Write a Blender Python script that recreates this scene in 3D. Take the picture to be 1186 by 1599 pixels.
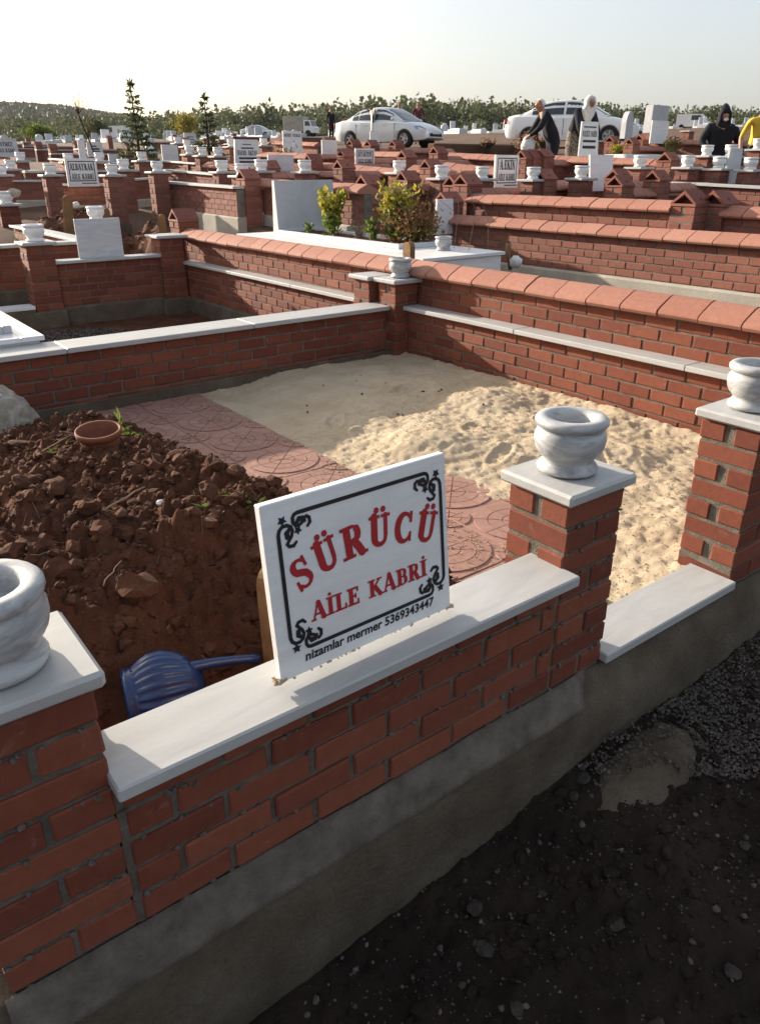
import bpy, bmesh, math, random
import numpy as np
from mathutils import Vector, Matrix, Quaternion
random.seed(7); rng=np.random.default_rng(7)
sc=bpy.context.scene
for o in list(bpy.data.objects): bpy.data.objects.remove(o)
COL=sc.collection
# ------------------------------------------------------------------ camera
F_PX=1178.7
cam=bpy.data.cameras.new('camera'); camo=bpy.data.objects.new('camera',cam); COL.objects.link(camo)
yaw,pitch,roll=0.91885,-0.42993,-0.00157
fw=Vector((math.cos(yaw)*math.cos(pitch),math.sin(yaw)*math.cos(pitch),math.sin(pitch)))
rt=Vector((math.sin(yaw),-math.cos(yaw),0)); up=rt.cross(fw)
rt,up=(math.cos(roll)*rt+math.sin(roll)*up),(-math.sin(roll)*rt+math.cos(roll)*up)
camo.matrix_world=Matrix(((rt.x,up.x,-fw.x,-0.68934),(rt.y,up.y,-fw.y,-1.06535),(rt.z,up.z,-fw.z,1.32685),(0,0,0,1)))
cam.sensor_fit='HORIZONTAL'; cam.sensor_width=36; cam.lens=36*F_PX/1186
cam.clip_start=0.05; cam.clip_end=6000
sc.camera=camo
# ------------------------------------------------------------------ light
SUN_EL=math.radians(15.5); SUN_AZ=math.radians(-16)      # azimuth from +Y, negative towards -X
to_sun=Vector((math.sin(SUN_AZ)*math.cos(SUN_EL),math.cos(SUN_AZ)*math.cos(SUN_EL),math.sin(SUN_EL)))
w=bpy.data.worlds.new('World'); sc.world=w; w.use_nodes=True
nt=w.node_tree; bg=nt.nodes['Background']; sky=nt.nodes.new('ShaderNodeTexSky')
sky.sky_type='NISHITA'; sky.sun_disc=False; sky.sun_elevation=SUN_EL; sky.sun_rotation=SUN_AZ
sky.air_density=1.0; sky.dust_density=10.0; sky.ozone_density=1.0; sky.altitude=900
veil=nt.nodes.new('ShaderNodeMix'); veil.data_type='RGBA'; veil.inputs[0].default_value=0.24      # thin bright haze over the whole dome
nt.links.new(sky.outputs[0],veil.inputs[6]); veil.inputs[7].default_value=(7.2,7.4,7.6,1)
nt.links.new(veil.outputs[2],bg.inputs[0]); bg.inputs[1].default_value=0.10
sl=bpy.data.lights.new('sun','SUN'); so=bpy.data.objects.new('sun',sl); COL.objects.link(so)
sl.energy=5.0; sl.angle=math.radians(0.5); sl.color=(1.0,0.90,0.76)
so.rotation_euler=(-to_sun).to_track_quat('-Z','Y').to_euler()
sc.view_settings.view_transform='Standard'; sc.view_settings.look='None'
sc.view_settings.exposure=1.14; sc.view_settings.gamma=1.0; sc.view_settings.use_curve_mapping=False
sc.cycles.max_bounces=6
# ------------------------------------------------------------------ material helpers
class MT:
    def __init__(s,name,rough=.8,spec=.3):
        s.m=bpy.data.materials.new(name); s.m.use_nodes=True; s.t=s.m.node_tree; s.b=s.t.nodes['Principled BSDF']
        s.b.inputs['Roughness'].default_value=rough; s.b.inputs['Specular IOR Level'].default_value=spec; s.co=None
    def n(s,t,**k):
        x=s.t.nodes.new('ShaderNode'+t)
        for a,b in k.items(): setattr(x,a,b)
        return x
    def l(s,a,b): s.t.links.new(a,b)
    def coord(s,rand=False):
        if s.co is None:
            tc=s.n('TexCoord'); s.co=tc.outputs['Object']
            if rand:
                ad=s.n('VectorMath',operation='ADD'); cb=s.n('CombineXYZ'); r=s.rand()
                mu=s.n('Math',operation='MULTIPLY'); mu.inputs[1].default_value=37.0; s.l(r,mu.inputs[0])
                for i in range(3): s.l(mu.outputs[0],cb.inputs[i])
                s.l(s.co,ad.inputs[0]); s.l(cb.outputs[0],ad.inputs[1]); s.co=ad.outputs[0]
        return s.co
    def rand(s):
        oi=s.n('ObjectInfo'); g=s.n('NewGeometry'); a=s.n('Math',operation='ADD'); f=s.n('Math',operation='FRACT')
        s.l(oi.outputs['Random'],a.inputs[0]); s.l(g.outputs['Random Per Island'],a.inputs[1]); s.l(a.outputs[0],f.inputs[0]); return f.outputs[0]
    def noise(s,scale,detail=5,rough=.6,dist=0,out='Fac'):
        x=s.n('TexNoise'); x.inputs['Scale'].default_value=scale; x.inputs['Detail'].default_value=detail; x.inputs['Roughness'].default_value=rough
        x.inputs['Distortion'].default_value=dist; s.l(s.coord(),x.inputs['Vector']); return x.outputs[out]
    def ramp(s,fac,stops):
        r=s.n('ValToRGB'); e=r.color_ramp.elements
        while len(e)<len(stops): e.new(.5)
        for el,(p,c) in zip(e,stops): el.position=p; el.color=(*c,1) if len(c)==3 else c
        s.l(fac,r.inputs[0]); return r.outputs[0]
    def mix(s,fac,a,b,mode='MIX'):
        x=s.n('Mix',data_type='RGBA',blend_type=mode)
        for i,v in ((0,fac),(6,a),(7,b)):
            if isinstance(v,(int,float)): x.inputs[i].default_value=v
            elif isinstance(v,tuple): x.inputs[i].default_value=(*v,1)
            else: s.l(v,x.inputs[i])
        return x.outputs[2]
    def color(s,c):
        if isinstance(c,tuple): s.b.inputs['Base Color'].default_value=(*c,1)
        else: s.l(c,s.b.inputs['Base Color'])
    def bump(s,h,strength=.5,dist=.01):
        b=s.n('Bump'); b.inputs['Strength'].default_value=strength; b.inputs['Distance'].default_value=dist; s.l(h,b.inputs['Height']); s.l(b.outputs[0],s.b.inputs['Normal'])
def simple(name,c,rough=.7,spec=.3,metal=0,var=.15,scale=20,bump=0):
    m=MT(name,rough,spec); m.b.inputs['Metallic'].default_value=metal
    lo=tuple(x*(1-var) for x in c); hi=tuple(min(1,x*(1+var)) for x in c)
    m.color(m.ramp(m.noise(scale),[(.3,lo),(.7,hi)]))
    if bump: m.bump(m.noise(scale*3,6,.7),bump,.005)
    return m.m
def two_scale(name,stops,s1,s2,rough=.9,bump=.6,bd=.01,bs=60,mixf=.35,spec=.2,fine=None):
    m=MT(name,rough,spec); a=m.ramp(m.noise(s1,6),stops)
    b=m.ramp(m.noise(s2,8,.75),fine or [(.3,(.35,.35,.35)),(.7,(1,1,1))]); m.color(m.mix(mixf,a,b,'MULTIPLY') if not fine else m.mix(mixf,a,b))
    if bump: m.bump(m.noise(bs,8,.7),bump,bd)
    return m.m
# brick: red clay, per-brick tone, lime bloom, fine grain
def brick_mat(name,cols,bloom=.5):
    m=MT(name,.82,.25); r=m.rand(); m.coord(True)
    base=m.ramp(r,[(0,cols[0]),(.35,cols[1]),(.7,cols[2]),(1,cols[3])])
    base=m.mix(.5,base,m.ramp(m.noise(35,6,.7),[(.3,(.55,.5,.5)),(.7,(1,1,1))]),'MULTIPLY')
    bl=m.ramp(m.noise(11,7,.72,.6),[(.60,(0,0,0)),(.80,(bloom,bloom,bloom))])
    base=m.mix(bl,base,(.52,.40,.35)); m.color(base); m.bump(m.noise(90,6,.75),.35,.004); return m.m
MAT={}
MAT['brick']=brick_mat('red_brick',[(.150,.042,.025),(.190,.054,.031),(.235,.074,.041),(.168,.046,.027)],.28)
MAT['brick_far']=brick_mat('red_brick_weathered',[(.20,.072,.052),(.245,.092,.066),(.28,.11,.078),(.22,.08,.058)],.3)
MAT['mortar']=two_scale('grey_mortar',[(.3,(.12,.10,.08)),(.7,(.25,.215,.175))],14,120,.95,.9,.012,150)
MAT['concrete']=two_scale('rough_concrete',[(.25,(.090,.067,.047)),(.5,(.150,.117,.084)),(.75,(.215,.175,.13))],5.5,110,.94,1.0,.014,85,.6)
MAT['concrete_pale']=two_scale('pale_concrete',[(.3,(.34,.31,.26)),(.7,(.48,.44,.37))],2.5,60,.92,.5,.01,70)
def marble(name,base,streak,dark,scale=3.0,amt=.6,rough=.35,stretch=(1,6,6)):
    m=MT(name,rough,.45); m.coord()
    mp=m.n('Mapping'); mp.inputs['Scale'].default_value=stretch; m.l(m.co,mp.inputs[0]); m.co=mp.outputs[0]
    v=m.noise(scale,8,.62,1.6); c=m.ramp(v,[(.28,dark),(.45,streak),(.58,base),(.8,base)])
    sp=m.ramp(m.noise(scale*40,4,.6),[(.3,(.88,.88,.88)),(.7,(1,1,1))])
    du=m.ramp(m.noise(1.3,6,.7,.8),[(.42,(0,0,0)),(.75,(.55,.55,.55))]); m.color(m.mix(du,m.mix(amt,m.mix(1.0,(*base,),c),sp,'MULTIPLY'),tuple(b*k for b,k in zip(base,(.70,.665,.61))))); m.bump(m.noise(scale*25,5),.06,.003); return m.m
MAT['marble']=marble('white_marble',(.78,.775,.765),(.74,.74,.74),(.67,.675,.685),2.2,.5)
MAT['marble_ledge']=marble('dusty_marble_ledge',(.44,.437,.428),(.405,.404,.40),(.35,.352,.36),2.0,.6,.45,(1,5,5))
MAT['marble_grey']=marble('grey_veined_marble',(.47,.47,.47),(.33,.335,.345),(.15,.155,.17),7.0,.9,.4,(1,1,3.2))
MAT['marble_slab']=marble('grey_banded_slab',(.60,.61,.62),(.52,.53,.55),(.43,.44,.46),2.0,.6,.45,(1,1,7))
MAT['grey_stone']=marble('plain_grey_stone',(.47,.48,.50),(.44,.45,.47),(.40,.41,.43),3.0,.5,.6,(1,1,1))
MAT['tile']=brick_mat('terracotta_tile',[(.35,.158,.112),(.38,.18,.13),(.32,.14,.098),(.41,.205,.15)],.35)
MAT['soil']=two_scale('dark_red_soil',[(.3,(.07,.027,.014)),(.5,(.12,.047,.025)),(.75,(.18,.08,.044))],5,70,.97,1.0,.012,130)
MAT['clod']=two_scale('soil_clod',[(.3,(.075,.029,.015)),(.5,(.12,.05,.028)),(.72,(.17,.08,.047))],9,90,.97,1.0,.012,110)
MAT['sand']=two_scale('pale_sand',[(.3,(.49,.38,.255)),(.7,(.63,.51,.36))],4,120,.97,.9,.008,220)
MAT['path']=two_scale('dark_path_soil',[(.3,(.019,.012,.009)),(.5,(.032,.021,.015)),(.75,(.055,.039,.029))],3,45,.97,1.0,.015,90)
MAT['earth']=two_scale('dry_tan_earth',[(.3,(.08,.042,.027)),(.5,(.125,.072,.047)),(.75,(.18,.12,.082))],.7,14,.97,.6,.02,20)
MAT['pebble']=brick_mat('grey_pebble',[(.045,.036,.029),(.075,.062,.052),(.14,.122,.105),(.055,.043,.034)],.1)
MAT['dark_stone']=two_scale('dark_path_stone',[(.3,(.035,.028,.023)),(.6,(.06,.05,.042)),(.8,(.10,.086,.072))],14,80,.9,.6,.006,60)
MAT['paver']=brick_mat('pink_paver',[(.30,.165,.13),(.33,.185,.145),(.36,.205,.16),(.32,.175,.135)],.75)
MAT['red']=simple('red_letter_paint',(.36,.018,.024),.5,.4,var=.08)
MAT['black']=simple('black_letter_paint',(.013,.013,.017),.5,.4,var=.1)
MAT['wood']=two_scale('weathered_wood',[(.3,(.17,.09,.04)),(.7,(.30,.18,.085))],8,60,.85,.4,.004,70)
MAT['terracotta']=simple('terracotta_pot',(.19,.070,.040),.75,.25,var=.2,scale=14,bump=.15)
MAT['blue']=simple('blue_plastic',(.012,.034,.115),.26,.5,var=.12,scale=6)
MAT['bark']=simple('dark_bark',(.06,.042,.03),.95,.1,var=.3,scale=30,bump=.4)
def leafmat(name,cols,trans=.25):
    m=MT(name,.65,.25); m.color(m.ramp(m.rand(),[(i/(len(cols)-1),c) for i,c in enumerate(cols)]))
    tr=m.n('BsdfTranslucent'); m.l(m.b.inputs['Base Color'].links[0].from_socket,tr.inputs[0]); mx=m.n('MixShader'); mx.inputs[0].default_value=trans
    o=m.t.nodes['Material Output']; m.l(m.b.outputs[0],mx.inputs[1]); m.l(tr.outputs[0],mx.inputs[2]); m.l(mx.outputs[0],o.inputs[0]); return m.m
MAT['hill_leaf']=leafmat('hill_wood_leaves',[(.022,.034,.018),(.032,.044,.022),(.045,.056,.027)],.1)
MAT['needle']=leafmat('spruce_needles',[(.038,.052,.024),(.06,.078,.033),(.09,.105,.045)],.3)
MAT['leaf_yg']=leafmat('yellow_green_leaves',[(.12,.15,.02),(.30,.27,.03),(.50,.40,.05),(.16,.19,.03)],.35)
MAT['leaf_green']=leafmat('fresh_green_leaves',[(.06,.10,.02),(.12,.17,.03),(.20,.24,.05)],.35)
MAT['leaf_rust']=leafmat('rusty_dry_leaves',[(.16,.07,.03),(.24,.11,.04),(.30,.18,.07),(.13,.05,.03)],.25)
MAT['leaf_red']=leafmat('dark_red_leaves',[(.20,.05,.03),(.14,.03,.02),(.26,.08,.05)],.25)
MAT['twig']=simple('dry_twig',(.26,.19,.14),.9,.1,var=.3,scale=10)
MAT['forest']=leafmat('mixed_forest_leaves',[(.075,.092,.045),(.085,.102,.050),(.10,.115,.054),(.12,.128,.06),(.08,.096,.048),(.13,.128,.06)],.25)
MAT['yellow_leaf']=leafmat('autumn_yellow_leaves',[(.22,.19,.035),(.32,.26,.05),(.17,.16,.03)],.3)
MAT['white_paint']=simple('white_car_paint',(.74,.74,.73),.22,.5,var=.03)
MAT['silver_paint']=simple('silver_white_car_paint',(.60,.615,.63),.25,.55,metal=.15,var=.03)
MAT['glass']=simple('dark_car_glass',(.03,.036,.042),.06,.6,var=.1)
MAT['lamp']=simple('headlamp_glass',(.25,.27,.32),.1,.6,var=.3,scale=30)
MAT['rubber']=simple('black_rubber',(.018,.018,.018),.8,.2)
MAT['alloy']=simple('grey_alloy',(.42,.42,.43),.35,.5,metal=.6,var=.1)
MAT['skin']=simple('skin',(.36,.19,.125),.6,.3,var=.1)
MAT['dark_cloth']=simple('dark_cloth',(.020,.021,.027),.9,.15,var=.35,scale=7,bump=.8)
MAT['white_cloth']=simple('white_cloth',(.66,.64,.60),.85,.2,var=.1,scale=25,bump=.3)
MAT['yellow_cloth']=simple('yellow_cloth',(.60,.40,.045),.85,.2,var=.15,scale=7,bump=.8)
MAT['red_cloth']=simple('maroon_cloth',(.10,.03,.035),.85,.2,var=.2)
MAT['blue_cloth']=simple('pale_blue_cloth',(.40,.48,.55),.85,.2,var=.1)
m=MT('patterned_cloth',.9,.15); m.color(m.ramp(m.noise(16,3,.6,2),[(.45,(.02,.02,.025)),(.52,(.32,.27,.22)),(.6,(.04,.035,.035))])); MAT['pattern_cloth']=m.m
m=MT('clear_plastic_sack',.3,.5); m.color(m.ramp(m.noise(9,6,.7,1.5),[(.3,(.16,.145,.115)),(.5,(.34,.32,.27)),(.7,(.60,.585,.54))])); m.bump(m.noise(14,5,.6,1.2),.7,.02)
tr=m.n('BsdfTranslucent'); tr.inputs[0].default_value=(.62,.58,.48,1); mx=m.n('MixShader'); mx.inputs[0].default_value=.35
m.l(m.b.outputs[0],mx.inputs[1]); m.l(tr.outputs[0],mx.inputs[2]); m.l(mx.outputs[0],m.t.nodes['Material Output'].inputs[0]); MAT['sack']=m.m
MAT['hill']=two_scale('wooded_hill',[(.3,(.018,.026,.016)),(.5,(.028,.037,.022)),(.75,(.04,.048,.028))],.012,.12,.95,.0,.1,1,.6)
MAT['steel']=simple('galvanised_steel',(.40,.42,.44),.5,.4,metal=.3)
MAT['gravel']=two_scale('grey_gravel',[(.3,(.20,.19,.19)),(.7,(.38,.37,.37))],30,200,.95,1,.02,140)
# ------------------------------------------------------------------ object helpers
def link(o,parent=None):
    COL.objects.link(o)
    if parent: o.parent=parent
    return o
def tag(o,label=None,cat=None,group=None,kind=None):
    if label: o['label']=label
    if cat: o['category']=cat
    if group: o['group']=group
    if kind: o['kind']=kind
    return o
def thing(name,label,cat,loc=(0,0,0),rz=0,group=None,rot=None):
    o=bpy.data.objects.new(name,None); o.location=loc; o.rotation_euler=rot or (0,0,rz); o.empty_display_size=.1
    return tag(link(o),label,cat,group)
def mk(name,V,Fc,mat,smooth=False):
    me=bpy.data.meshes.new(name); me.from_pydata([tuple(v) for v in V],[],[tuple(f) for f in Fc]); me.update()
    if mat: me.materials.append(mat)
    if smooth: me.polygons.foreach_set('use_smooth',[True]*len(me.polygons))
    return me
def ob(name,me,parent=None,loc=(0,0,0),rot=(0,0,0),kind=None):
    o=bpy.data.objects.new(name,me); o.location=loc; o.rotation_euler=rot
    if kind: o['kind']=kind
    return link(o,parent)
_cb={}
def cbox_data(sx,sy,sz,b=.003):
    k=(round(sx,3),round(sy,3),round(sz,3),b)
    if k in _cb: return _cb[k]
    bm=bmesh.new(); bmesh.ops.create_cube(bm,size=1)
    for v in bm.verts: v.co=Vector((v.co.x*sx,v.co.y*sy,v.co.z*sz))
    if b>0: bmesh.ops.bevel(bm,geom=bm.edges[:],offset=b,segments=1,affect='EDGES')
    bm.verts.index_update(); V=np.array([v.co[:] for v in bm.verts]); Fc=[tuple(v.index for v in f.verts) for f in bm.faces]; bm.free()
    _cb[k]=(V,Fc); return V,Fc
class MB:
    def __init__(s): s.V=[]; s.F=[]; s.n=0
    def add(s,V,Fc,M=None):
        V=np.asarray(V,float)
        if M is not None: V=V@np.array(M.to_3x3()).T+np.array(M.translation)
        s.V.append(V); s.F+= [tuple(i+s.n for i in f) for f in Fc]; s.n+=len(V); return s
    def box(s,c,sz,b=0,M=None):
        V,Fc=cbox_data(*sz,b); V=V+np.array(c); return s.add(V,Fc,M)
    def lathe(s,prof,seg=24,M=None,rib=None,cap=True):
        V=[];Fc=[];n=len(prof)
        for i,(r,z) in enumerate(prof):
            for j in range(seg):
                a=2*math.pi*j/seg; k=r*(1+(rib(a,i) if rib else 0)); V.append((k*math.cos(a),k*math.sin(a),z))
        for i in range(n-1):
            for j in range(seg): j2=(j+1)%seg; Fc.append((i*seg+j,i*seg+j2,(i+1)*seg+j2,(i+1)*seg+j))
        if cap: Fc.append(tuple(range(seg))[::-1]); Fc.append(tuple((n-1)*seg+j for j in range(seg)))
        return s.add(V,Fc,M)
    def tube(s,pts,rads,seg=8):
        pts=[Vector(p) for p in pts]; V=[];Fc=[]
        if not hasattr(rads,'__len__'): rads=[rads]*len(pts)
        prev=None
        for i,p in enumerate(pts):
            t=(pts[min(i+1,len(pts)-1)]-pts[max(i-1,0)]).normalized()
            a=prev if prev is not None else (Vector((0,0,1)) if abs(t.z)<.9 else Vector((1,0,0)))
            x=(a-t*a.dot(t)).normalized(); y=t.cross(x); prev=x
            for j in range(seg): q=2*math.pi*j/seg; V.append(tuple(p+(x*math.cos(q)+y*math.sin(q))*rads[i]))
        for i in range(len(pts)-1):
            for j in range(seg): j2=(j+1)%seg; Fc.append((i*seg+j,i*seg+j2,(i+1)*seg+j2,(i+1)*seg+j))
        Fc.append(tuple(range(seg))[::-1]); Fc.append(tuple((len(pts)-1)*seg+j for j in range(seg)))
        return s.add(V,Fc)
    def prism(s,poly,axis,a,b):
        # poly in the other two axes (ordered), extruded along axis
        n=len(poly); V=[]
        for t in (a,b):
            for p in poly:
                v=[0,0,0]; o=[i for i in range(3) if i!=axis]; v[axis]=t; v[o[0]]=p[0]; v[o[1]]=p[1]; V.append(v)
        Fc=[(i,(i+1)%n,n+(i+1)%n,n+i) for i in range(n)]+[tuple(range(n))[::-1],tuple(range(n,2*n))]
        return s.add(V,Fc)
    def mesh(s,name,mat,smooth=False):
        me=mk(name,np.concatenate(s.V) if s.V else [],s.F,mat,smooth)
        bm=bmesh.new(); bm.from_mesh(me); bmesh.ops.recalc_face_normals(bm,faces=bm.faces[:]); bm.to_mesh(me); bm.free(); return me
    def obj(s,name,mat,parent=None,smooth=False,loc=(0,0,0),rot=(0,0,0),kind=None):
        return ob(name,s.mesh(name,mat,smooth),parent,loc,rot,kind)
def smooth_angle(o,deg=35):
    me=o.data; me.polygons.foreach_set('use_smooth',[True]*len(me.polygons)); me.set_sharp_from_angle(angle=math.radians(deg)); return o
# value noise
_P=rng.permutation(4096); _R=rng.random(4096)
def vnoise(x,y):
    xi=np.floor(x).astype(int); yi=np.floor(y).astype(int); fx=x-xi; fy=y-yi; fx=fx*fx*(3-2*fx); fy=fy*fy*(3-2*fy)
    h=lambda a,b:_R[_P[(_P[a&4095]+b)&4095]]
    return (h(xi,yi)*(1-fx)+h(xi+1,yi)*fx)*(1-fy)+(h(xi,yi+1)*(1-fx)+h(xi+1,yi+1)*fx)*fy
def fbm(x,y,s,o=4,g=.5):
    t=0;a=1;n=0
    for i in range(o): t=t+a*(vnoise(x*s+17*i,y*s+31*i)-.5); n+=a; a*=g; s*=2.03
    return t/n*2
def worley(x,y,s):
    X=x*s;Y=y*s; xi=np.floor(X).astype(int); yi=np.floor(Y).astype(int); b1=np.full(X.shape,9.);b2=np.full(X.shape,9.); hv=np.zeros(X.shape)
    for a in (-1,0,1):
        for b in (-1,0,1):
            h=_P[(_P[(xi+a)&4095]+yi+b)&4095]; cx=xi+a+_R[h]; cy=yi+b+_R[(h+977)&4095]; d=np.hypot(X-cx,Y-cy); n=d<b1; b2=np.where(n,b1,np.minimum(b2,d)); hv=np.where(n,_R[(h+331)&4095],hv); b1=np.where(n,d,b1)
    return b1,b2,hv
def smst(a,b,x): t=np.clip((x-a)/(b-a),0,1); return t*t*(3-2*t)
def grid_mesh(name,xs,ys,Z,mat,keep=None,smooth=True):
    nx,ny=len(xs),len(ys); X,Y=np.meshgrid(xs,ys); V=np.stack([X.ravel(),Y.ravel(),Z.ravel()],1)
    i=np.arange((ny-1)*(nx-1)); r=i//(nx-1); c=i%(nx-1); a=r*nx+c; Fq=np.stack([a,a+1,a+nx+1,a+nx],1)
    if keep is not None: k=keep.ravel(); Fq=Fq[k[Fq].any(1)]
    me=bpy.data.meshes.new(name); me.vertices.add(len(V)); me.vertices.foreach_set('co',V.ravel())
    me.loops.add(len(Fq)*4); me.loops.foreach_set('vertex_index',Fq.ravel().astype(np.int32)); me.polygons.add(len(Fq)); me.polygons.foreach_set('loop_start',np.arange(len(Fq),dtype=np.int32)*4)
    me.update(calc_edges=True); me.materials.append(mat)
    me.polygons.foreach_set('use_smooth',[smooth]*len(Fq)); return me
_ico={}
def rock_variants(sub=1,n=6,rough=.28):
    k=(sub,n)
    if k not in _ico:
        out=[]
        for i in range(n):
            bm=bmesh.new(); bmesh.ops.create_icosphere(bm,subdivisions=sub,radius=1); bm.verts.index_update()
            V=np.array([v.co[:] for v in bm.verts]); Fc=[tuple(v.index for v in f.verts) for f in bm.faces]; bm.free()
            V=V*(1+rough*(rng.random((len(V),1))*2-1)); V=V*np.array([1,.75+.3*rng.random(),.55+.3*rng.random()]); out.append((V,np.array(Fc)))
        _ico[k]=out
    return _ico[k]
def scatter(name,P,S,mat,sub=1,parent=None,kind='stuff',smooth=False):
    vs=rock_variants(sub); VV=[];FF=[];n=0
    for p,s in zip(P,S):
        V,Fc=vs[rng.integers(len(vs))]; q=Quaternion(rng.normal(size=4)).normalized().to_matrix() if False else Matrix.Rotation(rng.random()*6.28,3,'Z')@Matrix.Rotation(rng.normal()*.5,3,'X')
        VV.append(V@np.array(q).T*s+np.array(p)); FF.append(Fc+n); n+=len(V)
    V=np.concatenate(VV); Fc=np.concatenate(FF); me=bpy.data.meshes.new(name); me.vertices.add(len(V)); me.vertices.foreach_set('co',V.ravel())
    me.loops.add(len(Fc)*3); me.loops.foreach_set('vertex_index',Fc.ravel().astype(np.int32)); me.polygons.add(len(Fc)); me.polygons.foreach_set('loop_start',np.arange(len(Fc),dtype=np.int32)*3)
    me.update(calc_edges=True); me.materials.append(mat); me.polygons.foreach_set('use_smooth',[smooth]*len(Fc))
    return ob(name,me,parent,kind=kind)
def cards(C,N,L,W,mat,name,parent,kind=None,droop=0,fold=.25):
    # leaf cards: C centres, N direction vectors, L length, W width -> each a folded 2-quad leaf
    C=np.asarray(C);N=np.asarray(N);k=len(C); N=N/np.linalg.norm(N,axis=1)[:,None]
    R=rng.normal(size=(k,3)); S=np.cross(N,R); S/=np.linalg.norm(S,axis=1)[:,None]; T=np.cross(N,S)
    L=np.broadcast_to(L,(k,))[:,None];W=np.broadcast_to(W,(k,))[:,None]
    a=C;b=C+N*L; m1=C+N*L*.5+S*W*.5+T*W*fold; m2=C+N*L*.5-S*W*.5+T*W*fold; mid=C+N*L*.5
    V=np.stack([a,m1,b,mid,m2],1).reshape(-1,3); i=np.arange(k)*5
    Fc=np.concatenate([np.stack([i,i+1,i+2,i+3],1),np.stack([i,i+3,i+2,i+4],1)])
    me=bpy.data.meshes.new(name); me.vertices.add(len(V)); me.vertices.foreach_set('co',V.ravel()); me.loops.add(len(Fc)*4); me.loops.foreach_set('vertex_index',Fc.ravel().astype(np.int32))
    me.polygons.add(len(Fc)); me.polygons.foreach_set('loop_start',np.arange(len(Fc),dtype=np.int32)*4); me.update(calc_edges=True); me.materials.append(mat)
    return ob(name,me,parent,kind=kind)
# ------------------------------------------------------------------ terrain
TB=[(0,0),(5.5,-.02),(7,.12),(9,.38),(12,.68),(13,.75),(20,1.28),(34,1.97),(60,3.3),(150,6.3),(260,9.3),(400,11),(3000,13)]
PITS=[(15.06,8.3,.32),(14.55,7.18,.30),(12.5,10.2,.25)]
CAM=(-0.689,-1.065); FX,FY=.60662,.79499
def lerp(tb,x):
    if x<=tb[0][0]: return tb[0][1]
    for (a,b),(c,d) in zip(tb,tb[1:]):
        if x<=c: return b+(d-b)*(x-a)/(c-a)
    return tb[-1][1]
def sm(a,b,x): t=min(1,max(0,(x-a)/(b-a))); return t*t*(3-2*t)
def terrain(x,y):
    dx,dy=x-CAM[0],y-CAM[1]; D=dx*FX+dy*FY; L=dx*FY-dy*FX
    L=max(-140,min(140,L))
    pit=0
    for px,py,pd in PITS: pit+=pd*math.exp(-((x-px)**2+(y-py)**2)/1.6)
    return lerp(TB,D)-pit+.03*L*sm(7,14,D)/(1+max(D,0)/130)

def T_at(x,y):
    z=terrain(x,y)
    if y<0.05: z=min(z,PG(x,y)-(.10 if -1.7<x<3.3 and y>-1.6 else 0))
    if x<3.05:
        if 0.05<=y<3.55: z=-.06
        elif 3.55<=y<7.45: z=-.22
        elif y<11.9: z=min(z,max(-.05,-.05+ (z+.05)*sm(7.4,11.9,y)))
    elif x<5.8 and y<8.0: z=min(z,.05)
    if 3.05<=x<4.5 and 7.4<y<12.2: z=min(z,.02+(z-.02)*sm(8.6,12.2,y))
    return z
def PG(x,y):
    z=lerp([(-3,-.62),(-.3,-.47),(.84,-.315),(1.9,-.265),(4,-.22),(8,0)],x)
    return z
def axis(breaks):
    out=[]
    for a,b,s in breaks: out+=list(np.arange(a,b,s))
    return np.array(out+[breaks[-1][1]])
xs=axis([(-900,-60,60),(-60,-6,6),(-6,8,.1),(8,40,.8),(40,200,8),(200,3000,140)])
ys=axis([(-40,-4,4),(-4,13,.1),(13,45,.8),(45,200,8),(200,3000,140)])
Z=np.array([[T_at(x,y) for x in xs] for y in ys]); XX,YY=np.meshgrid(xs,ys)
Z=Z+np.where((XX>-6)&(XX<8)&(YY<13),fbm(XX,YY,3,3)*.012,0)
tag(ob('ground',grid_mesh('ground',xs,ys,Z,MAT['earth'])),kind='structure')
# dark path in front of the plot, finer than the ground sheet
px_=np.arange(-1.6,3.2,.016); py_=np.arange(-1.5,.0,.016); X,Y=np.meshgrid(px_,py_)
Zp=np.array([PG(x,0) for x in px_])[None,:]+.012+fbm(X,Y,2.2,4)*.028+np.maximum(fbm(X,Y,14,3),0)*.028+fbm(X,Y,27,3)*.016
Zp=Zp+.03*np.exp(-((Y+.05)/.09)**2)
def path_z(x,y):
    i=int(np.clip((x+1.6)/.016,0,len(px_)-1)); j=int(np.clip((y+1.5)/.016,0,len(py_)-1)); return float(Zp[j,i])
tag(ob('path',grid_mesh('path',px_,py_,Zp,MAT['path'])),kind='structure')
# sky dome is the world; wooded hill on the left skyline
hx=np.linspace(-1,1,90); hz=np.linspace(0,1,14)
HILL=[(56,16),(60,38),(67.5,54),(70,60),(73,67.5),(76,69.5),(80,68),(90,62),(104,38),(113,14),(118,7)]
def hillmesh():
    V=[];Fc=[];nx=140;nr=16
    for i in range(nx):
        a=math.radians(118-62*i/(nx-1)); 
        t=(118-math.degrees(a))/62
        top=lerp(HILL,math.degrees(a))-3
        top+=1.2*float(fbm(np.array([i*.5]),np.array([3.1]),.6,3)[0])
        for j in range(nr):
            d=640+520*j/(nr-1); f=math.sin(j/(nr-1)*math.pi/2)
            V.append((-.7+d*math.cos(a),-1+d*math.sin(a),8+(top-8)*f+1.6*float(fbm(np.array([i*1.3]),np.array([j*1.7]),1,2)[0])))
    for i in range(nx-1):
        for j in range(nr-1): Fc.append((i*nr+j,(i+1)*nr+j,(i+1)*nr+j+1,i*nr+j+1))
    return mk('hill',V,Fc,MAT['hill'],True)
tag(ob('hill',hillmesh()),kind='structure')
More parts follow.
